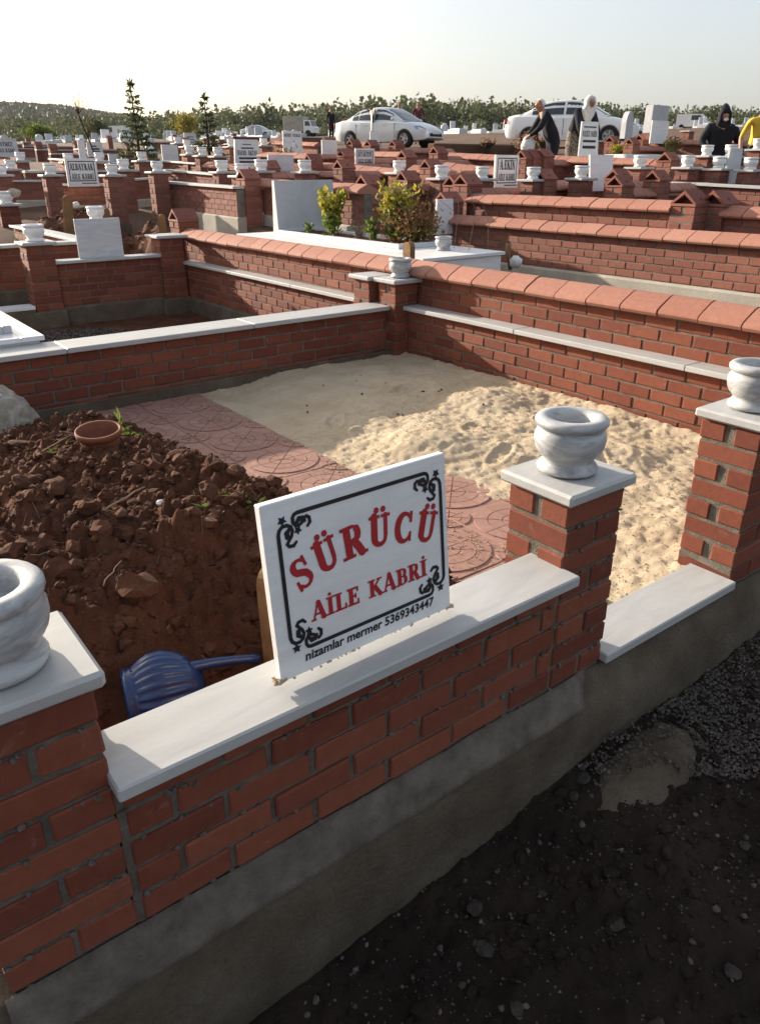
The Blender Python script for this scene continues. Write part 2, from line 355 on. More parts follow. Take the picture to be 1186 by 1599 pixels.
# far forest: one mass of individual clumped crowns
def forest():
    C=[];N=[];L=[];W=[]
    def crown(x,y,z,h,r,con):
        n=44 if con else 40
        for k in range(n):
            if con:
                t=rng.random()**.8; rr=r*(1-t)*.95+.1; a=rng.random()*6.28; C.append((x+rr*math.cos(a)*.5,y+rr*math.sin(a)*.5,z+h*(.12+.8*t))); N.append((math.cos(a),math.sin(a),.35*rng.normal()-.25)); L.append(rr*.6+.2); W.append(.30*rr+.2)
            else:
                d=rng.normal(size=3); d/=np.linalg.norm(d); q=rng.random()**.4
                C.append((x+d[0]*r*q,y+d[1]*r*q,z+h*.6+d[2]*h*.38*q)); N.append(rng.normal(size=3)); L.append(r*.42); W.append(r*.34)
        if con: C.append((x,y,z+h*.7)); N.append((0,0,1)); L.append(h*.26); W.append(.3)
    for i in range(6200):
        L_=rng.uniform(-190,260); D=rng.uniform(205,330)*(1+max(0,L_)/900)
        x=CAM[0]+D*FX+L_*FY; y=CAM[1]+D*FY-L_*FX
        if L_/D<-.62 or L_/D>.62: continue
        s=L_/D; hh=lerp([(-.6,6.5),(-.3,7.0),(-.12,9.0),(.0,10.4),(.15,10.0),(.3,8.2),(.55,7.2)],s)
        con=rng.random()<.6; h=hh*.97*rng.uniform(.72,1.04)
        crown(x,y,terrain(x,y)-.3,h,h*(.25 if con else .32)*rng.uniform(.8,1.2),con)
    for i in range(900):   # low scrub in front of the wood
        L_=rng.uniform(-170,170); D=rng.uniform(172,225); x=CAM[0]+D*FX+L_*FY; y=CAM[1]+D*FY-L_*FX
        h=rng.uniform(1.2,3.4); crown(x,y,terrain(x,y)-.2,h,h*.55,False)
    C2=[];N2=[];L2=[];W2=[]
    for i in range(16000):   # crowns covering the hill
        a=math.radians(rng.uniform(56,113)); d=rng.uniform(650,1150); f=math.sin((d-640)/520*math.pi/2); top=lerp(HILL,math.degrees(a)); z=8+(top-8)*f
        C2.append((-.7+d*math.cos(a),-1+d*math.sin(a),z-2)); N2.append((rng.normal()*.4,rng.normal()*.4,1)); L2.append(rng.uniform(3,6)); W2.append(rng.uniform(3,6))
    tag(cards(C2,N2,np.array(L2),np.array(W2),MAT['hill_leaf'],'hill_wood',None),'dark wood covering the low hill on the left skyline','wood',kind='stuff')
    o=cards(C,N,np.array(L),np.array(W),MAT['forest'],'forest',None); tag(o,'distant mixed wood of conifers and turning broadleaf trees along the horizon','wood',kind='stuff')
forest()
# ------------------------------------------------------------------ brickwork
PITCH=.20; COURSE=.07; BH=.06
_bm={}
def brick_mesh(sx,sy,sz,mat,b=.004):
    k=(round(sx,3),round(sy,3),round(sz,3),mat.name)
    if k not in _bm:
        V,Fc=cbox_data(sx,sy,sz,b); V=V+(rng.random(V.shape)-.5)*.0032
        _bm[k]=mk('brick',V,Fc,mat)
    return _bm[k]
def put_brick(parent,c,sz,mat,jit=1):
    o=ob('brick',brick_mesh(*sz,mat),parent,(c[0]+rng.normal()*.0008*jit,c[1]+rng.normal()*.0012*jit,c[2]+rng.normal()*.0008*jit),(rng.normal()*.004*jit,rng.normal()*.006*jit,rng.normal()*.004*jit))
    if rng.random()<.5: o.rotation_euler.z+=math.pi
    return o
def course_spans(L,k,pitch=PITCH,gap=.011):
    out=[]; u=0 if k%2==0 else -pitch/2
    while u<L-.02:
        a,b=max(u,0)+gap/2,min(u+pitch,L)-gap/2
        if b-a>.03: out.append((a,b))
        u+=pitch
    return out
def coping_tile_mesh(wid,L=.234):
    h=wid/2
    P=[(-h+.03,0),(-h+.006,.004),(-h-.004,.020),(-h,.036),(-h+.022,.052),(-.03,.098),(0,.105),(.03,.098),(h-.022,.052),(h,.036),(h+.004,.02),(h-.006,.004),(h-.03,0)]
    m=MB(); n=len(P); V=[(0+.003,p[0],p[1]) for p in P]+[(L-.003,p[0],p[1]) for p in P]; Fc=[(i,i+1,n+i+1,n+i) for i in range(n-1)]+[(n-1,0,n,2*n-1),tuple(range(n))[::-1],tuple(range(n,2*n))]
    m.add(V,Fc); me=m.mesh('coping_tile',MAT['tile']); me.polygons.foreach_set('use_smooth',[True]*len(me.polygons)); me.set_sharp_from_angle(angle=math.radians(40)); return me
_tile={}
def brick_wall(label,x,y,z0,ang,L,n,thick=.115,mode='parts',ledge=None,cope=None,foot=0,mat='brick',group='brick enclosure walls',tilt=0,skip=0,foot_out=.03,jit=1,footmat='concrete'):
    """local: u along the wall, v into its thickness (visible face v=0), w up; z0 = bottom of the brickwork"""
    t=thing('brick_wall',label,'wall',(x,y,z0),group=group,rot=(0,tilt,ang)); H=n*COURSE
    MB().box((L/2,thick/2,H/2-.002),(L+.010,thick-.012,H+.004),0).obj('mortar',MAT['mortar'],t)
    bmat=MAT[mat]
    if mode=='parts':
        for k in range(skip,n):
            for a,b in course_spans(L,k): a=max(a,.009); b=min(b,L-.009); put_brick(t,((a+b)/2,thick/2,k*COURSE+COURSE/2+.003),(b-a,thick,BH),bmat,jit)
    else:
        m=MB()
        for k in range(skip,n):
            for a,b in course_spans(L,k): m.box(((a+b)/2,thick/2,k*COURSE+COURSE/2),(b-a,thick,BH),.003 if mode=='mid' else 0)
        m.obj('brick',bmat,t,kind='stuff')
    if ledge:
        over,wid,th=ledge; s=max(1,round(L/1.15)); e=.01
        for i in range(s):
            a,b=L*i/s-(e if i==0 else 0)+.0012,L*(i+1)/s+(e if i==s-1 else 0)-.0012
            V,Fc=cbox_data(b-a,wid,th,.004); ob('ledge_slab',mk('ledge_slab',V,Fc,MAT['marble_ledge']),t,((a+b)/2,wid/2-over,H+.006+th/2))
    if cope:
        if cope not in _tile: _tile[cope]=coping_tile_mesh(cope)
        k=max(1,round(L/.238)); p=L/k
        V=MB(); h=cope/2-.02; V.prism([(thick/2-h,H+.002),(thick/2-h,H+.022),(thick/2,H+.088),(thick/2+h,H+.022),(thick/2+h,H+.002)],0,.01,L-.01); V.obj('tile_bed',MAT['mortar'],t)
        for i in range(k):
            o=ob('coping_tile',_tile[cope],t,(i*p,thick/2,H+.004+rng.normal()*.0015),(rng.normal()*.006,rng.normal()*.004,rng.normal()*.006)); o.scale=(p/.238,1,1)
    if foot:
        V=MB(); V.prism([(-foot_out,-foot),(-foot_out,-.02),(-.004,0),(thick+.004,0),(thick+foot_out,-.02),(thick+foot_out,-foot)],0,-.02,L+.02); V.obj('footing',MAT[footmat],t)
    return t
def pillar_bricks(n,w,d):
    """alternating courses of a hollow two-brick pier"""
    out=[]
    for k in range(n):
        z=k*COURSE+COURSE/2+.003
        if k%2==0:
            g=.016; a=w*.52; out.append(((a/2-.0,d/2,z),(a-g/2,d,BH))); out.append(((a+g/2+(w-a-g/2)/2,d/2,z),(w-a-g/2,d,BH)))
        else:
            g=.03; b=(d-g)/2; out.append(((w/2,b/2,z),(w,b,BH))); out.append(((w/2,d-b/2,z),(w,b,BH)))
    return out
_pj={}
def pillar_mesh(n,w,d,matname,b=.003):
    k=(n,w,d,matname)
    if k not in _pj:
        m=MB()
        for c,s in pillar_bricks(n,w,d): m.box(c,s,b)
        _pj[k]=m.mesh('brick',MAT[matname])
    return _pj[k]
_pm={}
def shared(key,fn):
    if key not in _pm: _pm[key]=fn()
    return _pm[key]
def gable_cap_mesh(w,d):
    # terracotta gable along x (ridge parallel x), open triangular ends
    m=MB(); o=.006; h=.115; W=d/2+.012
    a,b=-o,w+o; c=d/2
    m.box((w/2,c,.012),(w+2*o,d+2*o,.024),.003)
    m.prism([(c-W,.024),(c-W+.03,.024),(c,.024+h-.034),(c,.024+h)],0,a,b)
    m.prism([(c+W,.024),(c+W-.03,.024),(c,.024+h-.034),(c,.024+h)][::-1],0,a,b)
    m.box((w/2,c,.05),(.02,d*.8,.05),0)
    return m.mesh('gable_cap',MAT['brick_far'])
def pillar(label,x,y,z0,n,w=.235,d=.21,style='marble',mode='parts',mat='brick',group='brick pillars',foot=0,over=.03,rz=0,name='brick_pillar'):
    """x,y: corner with smallest x,y"""
    t=thing(name,label,'pillar',(x,y,z0),rz,group); H=n*COURSE
    ob('mortar',shared(('pm',n,w,d),lambda:MB().box((w/2,d/2,H/2),(w-.012,d-.012,H+.004),0).mesh('mortar',MAT['mortar'])),t)
    if mode=='parts':
        for c,s in pillar_bricks(n,w,d): put_brick(t,c,s,MAT[mat])
    else: ob('brick',pillar_mesh(n,w,d,mat),t,kind='stuff')
    if style=='marble': ob('cap_slab',shared(('cap',w,d,over),lambda:mk('cap_slab',*cbox_data(w+2*over,d+2*over,.032,.007),MAT['marble_ledge'])),t,(w/2,d/2,H+.006+.016))
    else: ob('gable_cap',shared(('gc',w,d),lambda:gable_cap_mesh(w,d)),t,(0,0,H+.004))
    if foot: ob('footing',shared(('pf',w,d,foot),lambda:MB().box((w/2,d/2,-foot/2),(w+.05,d+.05,foot),.01).mesh('footing',MAT['concrete'])),t)
    return t
POT=[(.064,0),(.073,.003),(.075,.011),(.070,.019),(.063,.027),(.061,.033),(.065,.040),(.075,.051),(.083,.066),(.0865,.084),(.086,.100),(.080,.112),(.0765,.117),(.078,.120),(.085,.124),(.0885,.131),(.088,.139),(.083,.145),(.074,.147),(.060,.146),(.055,.139),(.052,.115),(.048,.095),(.0,.09)]
def pot_mesh(mat,seg=28): 
    m=MB(); m.lathe(POT,seg,cap=False); n=len(POT); me=m.mesh('marble_pot',mat,True); return me
def pot(label,x,y,z,mat='marble_grey',s=1.0,group='marble pots on the pillars',seg=28):
    o=ob('marble_pot',shared(('pot',mat,seg),lambda:pot_mesh(MAT[mat],seg)),None,(x,y,z-.001),(0,0,rng.random()*6)); o.scale=(s*1.06,s*1.06,s); return tag(o,label,'pot',group)
# ------------------------------------------------------------------ our plot: walls and pillars
LEDGE=(.0525,.168,.030)
W90=-math.pi/2
# front footing (one cast strip under the whole front)
def front_footing():
    nx=150; X=np.linspace(-.80,3.4,nx); prof=[(.22,-.03),(.02,-.004),(-.004,-.001),(-.020,-.028),(-.038,-.070),(-.046,-.088),(-.054,-.12),(-.060,-.18),(-.062,-.25),(-.058,-.34),(-.045,-.46),(-.02,-.62)]
    # subdivide the profile
    P=[]
    for (a,b),(c,d) in zip(prof,prof[1:]):
        for t in np.linspace(0,1,5)[:-1]: P.append((a+(c-a)*t,b+(d-b)*t))
    P.append(prof[-1]); V=[];n=len(P)
    for i,x in enumerate(X):
        for j,(y,z) in enumerate(P):
            k=float(fbm(np.array([x]),np.array([z+y]),7,4)[0])*.007*(1 if j>6 else .3); V.append((x,y-k,z+k*.4))
    Fc=[(i*n+j,i*n+j+1,(i+1)*n+j+1,(i+1)*n+j) for i in range(nx-1) for j in range(n-1)]
    return mk('concrete_footing',V,Fc,MAT['concrete'],True)
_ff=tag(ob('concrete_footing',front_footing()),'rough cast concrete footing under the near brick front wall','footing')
X=np.linspace(-.70,.94,110); pr=[(.004,.004),(-.006,.002),(-.018,-.012),(-.030,-.040),(-.040,-.072),(-.046,-.084),(-.03,-.10)]
V=[];n=len(pr)
for x in X:
    tp=min(1,(.945-x)/.13)
    for j,(y,z) in enumerate(pr): y=y*tp+.03*(1-tp); k=float(fbm(np.array([x]),np.array([z*3]),9,4)[0])*.006; V.append((x,y-.004-abs(k)*.6,z+k))
ob('mortar_skirt',mk('mortar_skirt',V,[(i*n+j,i*n+j+1,(i+1)*n+j+1,(i+1)*n+j) for i in range(len(X)-1) for j in range(n-1)],MAT['mortar'],True),_ff)
pillar('nearest brick pillar, at left edge beside the blue watering can',-.694,0,0,8,.237,.2026,over=.018)
brick_wall('low front brick wall with marble ledge carrying the SÜRÜCÜ plate',-.454,0,0,0,1.166,5,.115,ledge=(.052,.168,.030),jit=1.5)
pillar('brick pillar between the SÜRÜCÜ plate and the gate opening',.712,0,0,8,.224,.2026,over=.020)
pillar('brick pillar at right edge of the photo behind the low gate slab',1.632,0,0,8,.235,.2046,over=.020)
pot('grey marble pot on nearest pillar, cut by the left edge',-.57,.10,.602)
pot('grey veined marble pot on the pillar right of the SÜRÜCÜ plate',.826,.11,.602)
pot('grey marble pot cut by right edge of the photo',1.75,.105,.602)
def smears(parent,w,h,n):
    P=[];S=[]
    for i in range(n):
        k=rng.integers(0,int(h/COURSE)+1); P.append((rng.uniform(0,w),.0022,k*COURSE+rng.normal()*.004)); S.append(rng.uniform(.003,.0085))
    scatter('mortar_crumbs',P,S,MAT['mortar'],1,parent=parent)
for nm,wd,hh,nn in (('brick_pillar',.237,.56,40),('brick_wall',1.16,.35,120),('brick_pillar.001',.224,.56,45)): smears(bpy.data.objects[nm],wd,hh,nn)
# gate slab
g=thing('gate_threshold','low white marble slab bridging the gate opening between two brick pillars','slab',(1.285,.06,.0))
ob('marble_slab',mk('marble_slab',*cbox_data(.70,.175,.032,.004),MAT['marble_ledge']),g,(0,.005,.020))
brick_wall('front brick wall right of the gate pillar',1.875,0,0,0,1.05,5,.115,ledge=LEDGE)
# right wall (u runs from far to near)
brick_wall('right-hand plot wall with marble ledge, sun on its lower bricks',2.957,3.46,0,W90,3.62,5,.10,ledge=(.05,.148,.030))
brick_wall('shaded back wall of the sand plot with long white ledge',-1.9,3.47,0,0,4.80,5,.16,ledge=(.05,.26,.030))
MB().prism([(0,-.12),(0,.055),(.008,.06),(.035,.03),(.05,-.12)],0,0,4.78).obj('mortar_skirt',MAT['concrete'],bpy.data.objects['brick_wall.003'],loc=(0,-.05,0))
MB().prism([(0,-.1),(0,.018),(.01,.02),(.03,-.02),(.035,-.1)],0,.2,3.6).obj('mortar_skirt',MAT['mortar'],bpy.data.objects['brick_wall.002'],loc=(0,-.034,0))
pillar('corner pillar with pot where shaded back wall meets the right-hand wall',2.83,3.36,-.02,8,.215,.20)
pillar('corner pillar without pot, touching the one that carries a pot',2.80,3.64,-.02,8,.20,.20)
pot('grey marble pot on the far corner pillar of the sand plot',2.95,3.45,.582,s=.92)
# neighbour's tall coped wall R0
brick_wall('long tile-coped wall standing behind the marble ledge of the sand plot',3.062,7.52,.02,W90,7.4,8,.15,cope=.27,skip=4,mat='brick')
pillar('gabled brick pillar at left end of the long tile-coped wall',3.03,7.55,.05,10,.25,.25,'gable')
# ------------------------------------------------------------------ plot behind
brick_wall('side wall of the empty gravel plot with white ledge, half in sun',2.957,7.3,-.02,W90,3.5,5,.10,ledge=(.05,.148,.030),foot=.22,foot_out=.02)
brick_wall('end wall of the empty gravel plot carrying a blank grey plate',1.56,7.3,0,0,1.10,6,.13,ledge=(.05,.20,.030),foot=.26,foot_out=.015)
pillar('tall pillar with white pot left of the blank grey plate',1.29,7.25,-.02,9,.27,.25,foot=.25)
pillar('short-looking corner pillar with bare cap right of the blank grey plate',2.66,7.24,-.02,9,.27,.25,foot=.22,over=.045)
pot('white marble pot on the pillar left of the blank grey plate',1.425,7.37,.648,'marble',1.1)
g=thing('gate_threshold','white marble gate slab left of the tall potted pillar',"slab",(.80,7.34,.01)); ob('marble_slab',mk('marble_slab',*cbox_data(.96,.2,.035,.004),MAT['marble']),g,(0,0,.018)); MB().box((0,0,-.13),(.96,.2,.26),.01).obj('footing',MAT['concrete'],g)
t=thing('name_plate','blank back of a grey banded marble plate standing on the end wall','plate',(2.06,7.36,.455)); ob('plate_slab',mk('plate_slab',*cbox_data(.47,.022,.385,.004),MAT['marble_slab']),t,(0,0,.1925))
tag(ob('gravel',grid_mesh('gravel',np.arange(.3,2.97,.03),np.arange(3.65,7.3,.03),(lambda XY:-.19+fbm(XY[0],XY[1],3,3)*.02+.012*fbm(XY[0],XY[1],22,2))(np.meshgrid(np.arange(.3,2.97,.03),np.arange(3.65,7.3,.03))),MAT['soil'])),kind='structure')
P=[];S=[]
for i in range(4200):
    a=rng.random()*6.28; r=rng.random()**.6; x=1.35+.75*r*math.cos(a); y=6.1+1.0*r*math.sin(a)
    if .5<x<2.8 and 3.8<y<7.2: P.append((x,y,-.185+.02*(1-r)+rng.normal()*.004)); S.append(rng.uniform(.006,.017))
tag(scatter('pebbles',P,S,MAT['pebble']),'grey gravel strewn on the floor of the empty plot','gravel')
# white marble grave at the left, level with the back wall
def marble_grave(label,x0,x1,y0,y1,zt,zb,fx0,fx1,fy0,fy1,name='marble_grave',group=None):
    t=thing(name,label,'grave',((x0+x1)/2,(y0+y1)/2,zb),group=group); cx,cy=(x0+x1)/2,(y0+y1)/2; h=zt-zb
    MB().box((0,0,(h-.03)/2),(x1-x0-.05,y1-y0-.05,h-.03),.003).obj('side_panel',MAT['marble'],t)
    m=MB()
    for (a,b,c,d) in ((x0,fx0,y0,y1),(fx1,x1,y0,y1),(fx0,fx1,y0,fy0),(fx0,fx1,fy1,y1)): m.box(((a+b)/2-cx,(c+d)/2-cy,h-.014),(b-a-.001,d-c-.001,.028),.002)
    m.obj('top_slab',MAT['marble'],t); k=.05
    m=MB()
    for (a,b,c,d) in ((fx0,fx0+k,fy0,fy1),(fx1-k,fx1,fy0,fy1),(fx0+k,fx1-k,fy0,fy0+k),(fx0+k,fx1-k,fy1-k,fy1)): m.box(((a+b)/2-cx,(c+d)/2-cy,h+.022),(b-a-.001,d-c-.001,.045),.003)
    m.obj('planter_kerb',MAT['marble_slab'],t)
    xs_=np.linspace(fx0+k-cx,fx1-k-cx,40); ys_=np.linspace(fy0+k-cy,fy1-k-cy,90); X,Y=np.meshgrid(xs_,ys_)
    ob('planting_soil',grid_mesh('planting_soil',xs_,ys_,h+.012+fbm(X,Y,5,4)*.02+.02*fbm(X,Y,18,2),MAT['soil']),t); return t
marble_grave('white marble grave top at left edge behind the shaded back wall',-1.5,.45,3.66,4.75,.43,-.2,-1.2,.32,3.84,4.5)
# paving: pink pavers with ring relief
def paver_mesh(k):
    m=MB(); s=.398; m.box((0,0,-.022),(s,s,.04),.002); g=.0040
    rings=[0,.062,.122,.18]
    def sector(r0,r1,a0,a1,off=(0,0),clip=True):
        n=5; A=np.linspace(a0,a1,n); 
        def pt(r,a):
            x,y=off[0]+r*math.cos(a),off[1]+r*math.sin(a); return (min(max(x,-.194),.194),min(max(y,-.194),.194))
        inn=[]
        gi=g/max(r0,.02)/2; go=g/r1/2
        if r0<.01: poly=[pt(.008,(a0+a1)/2)]+[pt(r1-g/2,a) for a in np.linspace(a0+go,a1-go,n)]
        else: poly=[pt(r0+g/2,a) for a in np.linspace(a0+gi,a1-gi,n)][::-1]+[pt(r1-g/2,a) for a in np.linspace(a0+go,a1-go,n)]
        V=[(p[0],p[1],-.003) for p in poly]+[(p[0],p[1],.0022) for p in poly]; q=len(poly)
        m.add(V,[tuple(range(q,2*q))]+[(i,(i+1)%q,q+(i+1)%q,q+i) for i in range(q)])
    for i in range(8):
        for r0,r1 in zip(rings,rings[1:]): sector(r0,r1,i*math.pi/4+.0,(i+1)*math.pi/4)
    for sx in (-1,1):
        for sy in (-1,1):
            a=math.atan2(-sy,-sx); o=(sx*.196,sy*.196)
            for r0,r1 in ((.0,.05),(.05,.088)):
                for h in (0,1): sector(r0,r1,a-math.pi/4+h*math.pi/4,a+h*math.pi/4,o)
    return m.mesh('paver',MAT['paver'])
pm=paver_mesh(0)
pav=tag(thing('paved_strip',None,None,(1.06,1.7,0)),kind='structure')
for cx in (.66,1.06,1.46):
    for j in range(8):
        cy=.42+.401*j
        if cx>1.4 and (j>2 or j==0): continue
        ob('paver',pm,pav,(cx-1.06,cy-1.7,-.004+rng.normal()*.002),(rng.normal()*.006,rng.normal()*.006,rng.integers(4)*math.pi/2+rng.normal()*.006))
# sand
sx=np.arange(.55,2.96,.0125); sy=np.arange(.125,3.44,.0125); X,Y=np.meshgrid(sx,sy)
edge=1.19+.11*fbm(X,Y,2.6,5)+np.where(Y<1.25,.05+.20*smst(1.3,.9,Y)*smst(.50,.68,Y)-.06*smst(.6,.4,Y),0)
Zs=-.02+.045*smst(1.35,1.9,X)+fbm(X,Y,1.3,3)*.025+fbm(X,Y,5,3)*.018*smst(1.3,1.6,X)
lump=np.maximum(fbm(X,Y,11,3),-.1); Zs+=lump*.007+fbm(X,Y,24,3)*.005+fbm(X,Y,44,2)*.007
Zs+=.045*np.exp(-((X-1.75)**2+(Y-1.75)**2)/.06)+.05*np.exp(-((X-2.55)**2+(Y-2.1)**2)/.05)+.03*np.exp(-((X-2.2)**2+(Y-1.1)**2)/.1)
for fx,fy,fa in ((1.9,1.35,.4),(2.2,1.0,.7),(1.75,.85,.2),(2.45,1.55,1.0),(2.1,1.75,.5),(1.6,2.35,.9),(2.3,2.6,.3)):   # footprints
    u=(X-fx)*math.cos(fa)+(Y-fy)*math.sin(fa); v=-(X-fx)*math.sin(fa)+(Y-fy)*math.cos(fa); r=np.sqrt((u/.13)**2+(v/.045)**2); Zs+=-.011*smst(1.15,.6,r)+.005*np.exp(-((r-1.2)/.2)**2)
Zs=np.where(X<edge+.25,(-.016)+(Zs+.016)*smst(edge-.03,edge+.25,X),Zs)-.05*smst(edge+.02,edge-.10,X)
Zs+=.02*smst(2.85,2.95,X)+.012*smst(3.3,3.44,Y)
tag(ob('sand_floor',grid_mesh('sand_floor',sx,sy,Zs,MAT['sand'])),kind='structure')
def sand_z(x,y): return float(Zs[int(np.clip((y-.125)/.0125,0,len(sy)-1)),int(np.clip((x-.55)/.0125,0,len(sx)-1))])
P=[];S=[]
for i in range(5500):
    x=rng.uniform(1.2,2.9); y=rng.uniform(.1,2.4); P.append((x,y,sand_z(x,y)+.001)); S.append(rng.uniform(.0018,.0045))
for i in range(1600):   # grains carried onto the pavers
    x=1.25-abs(rng.normal())*.13; y=rng.uniform(.5,3.2); P.append((x,y,.002)); S.append(rng.uniform(.0015,.004))
tag(scatter('sand_lumps',P,S,MAT['sand']),'small lumps of pale sand on the plot floor','sand')
P=[];S=[]
for i in range(14):
    cx,cy=[(1.9,2.6),(1.6,2.75),(2.3,2.45),(1.75,2.2),(2.2,2.9),(2.5,1.9)][rng.integers(6)]; x=cx+rng.normal()*.09; y=cy+rng.normal()*.07; P.append((x,y,sand_z(x,y)+.004)); S.append(rng.uniform(.003,.012))
tag(scatter('soil_crumbs',P,S,MAT['clod']),'dark soil crumbs scattered over the pale sand','soil')
# ------------------------------------------------------------------ grave mound
mx_=np.arange(-1.7,1.0,.0115); my=np.arange(.14,3.36,.0115); X,Y=np.meshgrid(mx_,my)
ex=.93+.09*fbm(X,Y,1.6,3)-.13*smst(1.7,2.3,Y)-.18*smst(2.5,3.3,Y)
d=np.minimum(np.minimum(ex-X+.02*0,(Y-.49)*1.0+.06*fbm(X,Y,2.2,3)),(3.28-Y)*.75)+.07*fbm(X,Y,3,4)
Zm=.335*smst(.0,.58,d)**.75
Zm=Zm*(1-.40*smst(1.35,2.5,Y))*(1+.12*fbm(X,Y,1.5,2))
gl=smst(-.02,.13,Zm)
Zm+=gl*(fbm(X,Y,4,4)*.07+(np.abs(fbm(X,Y,8,3))-.1)*.07+(np.abs(fbm(X,Y,19,3))-.1)*.04+fbm(X,Y,40,3)*.024)+fbm(X,Y,70,2)*.008
Zm-=.17*np.exp(-(((X+.62)/.26)**2+((Y-1.55)/.5)**2))   # hollow at the left
b1,b2,hv=worley(X+.05*fbm(X,Y,9,2),Y+.05*fbm(X+5,Y,9,2),10); Zm+=gl*(hv-.4)*.026*smst(.0,.30,b2-b1)
b1,b2,hv=worley(X+.03*fbm(X,Y,15,2),Y,24); Zm+=gl*(hv-.4)*.022*smst(.0,.30,b2-b1)
b1,b2,hv=worley(X,Y,52); Zm+=gl*(hv-.4)*.011*smst(.0,.3,b2-b1)
Zm=Zm-.025-.06*smst(.10,-.05,d)
def mound_z(x,y): return float(Zm[int(np.clip((y-.14)/.0115,0,len(my)-1)),int(np.clip((x+1.7)/.0115,0,len(mx_)-1))])
tag(ob('soil_mound',grid_mesh('soil_mound',mx_,my,Zm,MAT['soil'])),'heap of dark reddish soil over the grave behind the SÜRÜCÜ plate','mound')
bpy.data.objects['soil_mound']['kind']='thing'
P=[];S=[]
for i in range(7500):
    x=rng.uniform(-1.5,.97); y=rng.uniform(.25,3.0); z=mound_z(x,y)
    if z<-.02: continue
    s=min(.03,.0042*(1+rng.pareto(1.75))); P.append((x,y,z+s*.25)); S.append(s)
for i in range(9000):
    x=rng.uniform(-1.3,.97); y=rng.uniform(.35,2.9); z=mound_z(x,y)
    if z<-.02: continue
    s=rng.uniform(.0025,.008); P.append((x,y,z+s*.4)); S.append(s)
tag(scatter('soil_clods',P,S,MAT['clod'],1),'loose clods and crumbs of red soil over the mound','soil')
P=[];S=[]
for i in range(210):
    x=rng.uniform(-.9,.80); y=rng.uniform(.52,1.6); z=mound_z(x,y)
    if z<.01: continue
    s=rng.uniform(.012,.030) if rng.random()<.8 else rng.uniform(.03,.055); P.append((x,y,z+s*.15)); S.append(s)
tag(scatter('soil_clods',P,S,MAT['soil'],2),'bigger broken clods on the near slope of the mound','soil')
# larger stones lying on the mound
def stone(x,y,s,label,mat='clod',squash=.7,name='stone',group='stones on the soil mound',zf=mound_z,sub=2):
    V,Fc=rock_variants(sub,8,.16)[rng.integers(8)]; V=V.copy(); 
    V=V*(1+.12*(vnoise(V[:,0]*2.3+x*9,V[:,1]*2.3+y*9)-.5))[:,None]
    V[:,2]*=squash
    o=ob(name,mk(name,V*s,Fc,MAT[mat]),None,(x,y,zf(x,y)+s*.28),(rng.normal()*.25,rng.normal()*.25,rng.random()*6))
    return tag(o,label,'stone',group)
ST=[(.17,2.42,.055,'rounded brown stone on far rim of the mound behind the flowerpot'),(-.05,2.4,.05,'flat dark stone left of the flowerpot on the mound'),(.06,2.32,.035,'small round stone just left of the flowerpot rim'),
(.27,1.12,.045,'angular stone in middle of mound, under the dry stalk'),(.43,1.25,.045,'long brown stone near the paver edge of the mound'),(.17,1.06,.042,'dark squarish stone below the dry stalk'),
(.30,.86,.055,'large pinkish stone left of the plate top, lower of the pair'),(.36,.80,.052,'rounded stone in the cluster beside the plate'),(.24,.83,.05,'biggest clod face above the blue watering can'),
(.42,.93,.035,'small stone touching the top of the plate cluster'),(.50,1.05,.04,'brown stone just above upper left corner of the plate'),(.2,.72,.035,'stone halfway down the near slope above the can'),
(.44,1.42,.04,'stone on the crest toward the pavers'),(.33,1.55,.036,'pale stone on the mound crest beyond the dry stalk'),(-.2,1.6,.04,'stone left of and nearer than the flowerpot'),(-.3,1.2,.04,'stone on the left shoulder of the mound')]
for q in ST: stone(*q)
tag(ob('pebble',mk('pebble',*(lambda v:(v[0]*.014,v[1]))(rock_variants(2,8,.16)[0]),MAT['marble']),None,(.10,1.14,mound_z(.10,1.14)+.008)),'small white pebble on the mound near the dry stalk','pebble')
# dry stalks
def stalk(label,p,q,r=.004):
    m=MB(); a=Vector((*p,mound_z(*p)+.02)); b=Vector((*q,mound_z(*q)+.035)); pts=[a.lerp(b,t)+Vector((rng.normal()*.004,rng.normal()*.004,.006*math.sin(t*3))) for t in np.linspace(0,1,7)]
    m.tube(pts,[r*(1-.4*t) for t in np.linspace(0,1,7)],6); return tag(m.obj('dry_stalk',MAT['twig'],None,True),label,'stalk','dry stalks on the mound')
stalk('long pale dry stalk lying across the mound',(-.13,1.22),(.12,1.30),.0045)
stalk('short dry stalk near the fresh weed on the mound',(.28,1.0),(.42,1.13),.003)
stalk('thin stalk lying left of the flowerpot',(-.05,2.25),(.1,2.05),.003)
stalk('thin dry twig on the near slope above the blue can',(-.2,.85),(-.12,.9),.0018)
C=[];N=[]
for (cx,cy,n) in ((.36,1.02,14),(.24,1.0,8),(.29,2.0,34),(.02,2.15,10)):
    for i in range(n):
        x=cx+rng.normal()*.035; y=cy+rng.normal()*.03; C.append((x,y,mound_z(x,y)+.008)); N.append((rng.normal(),rng.normal(),abs(rng.normal())*.5+.1))
tag(cards(C,N,rng.uniform(.02,.05,len(C)),.014,MAT['leaf_green'],'weeds',None),'small fresh green weeds sprouting on the mound','weeds',kind='stuff')
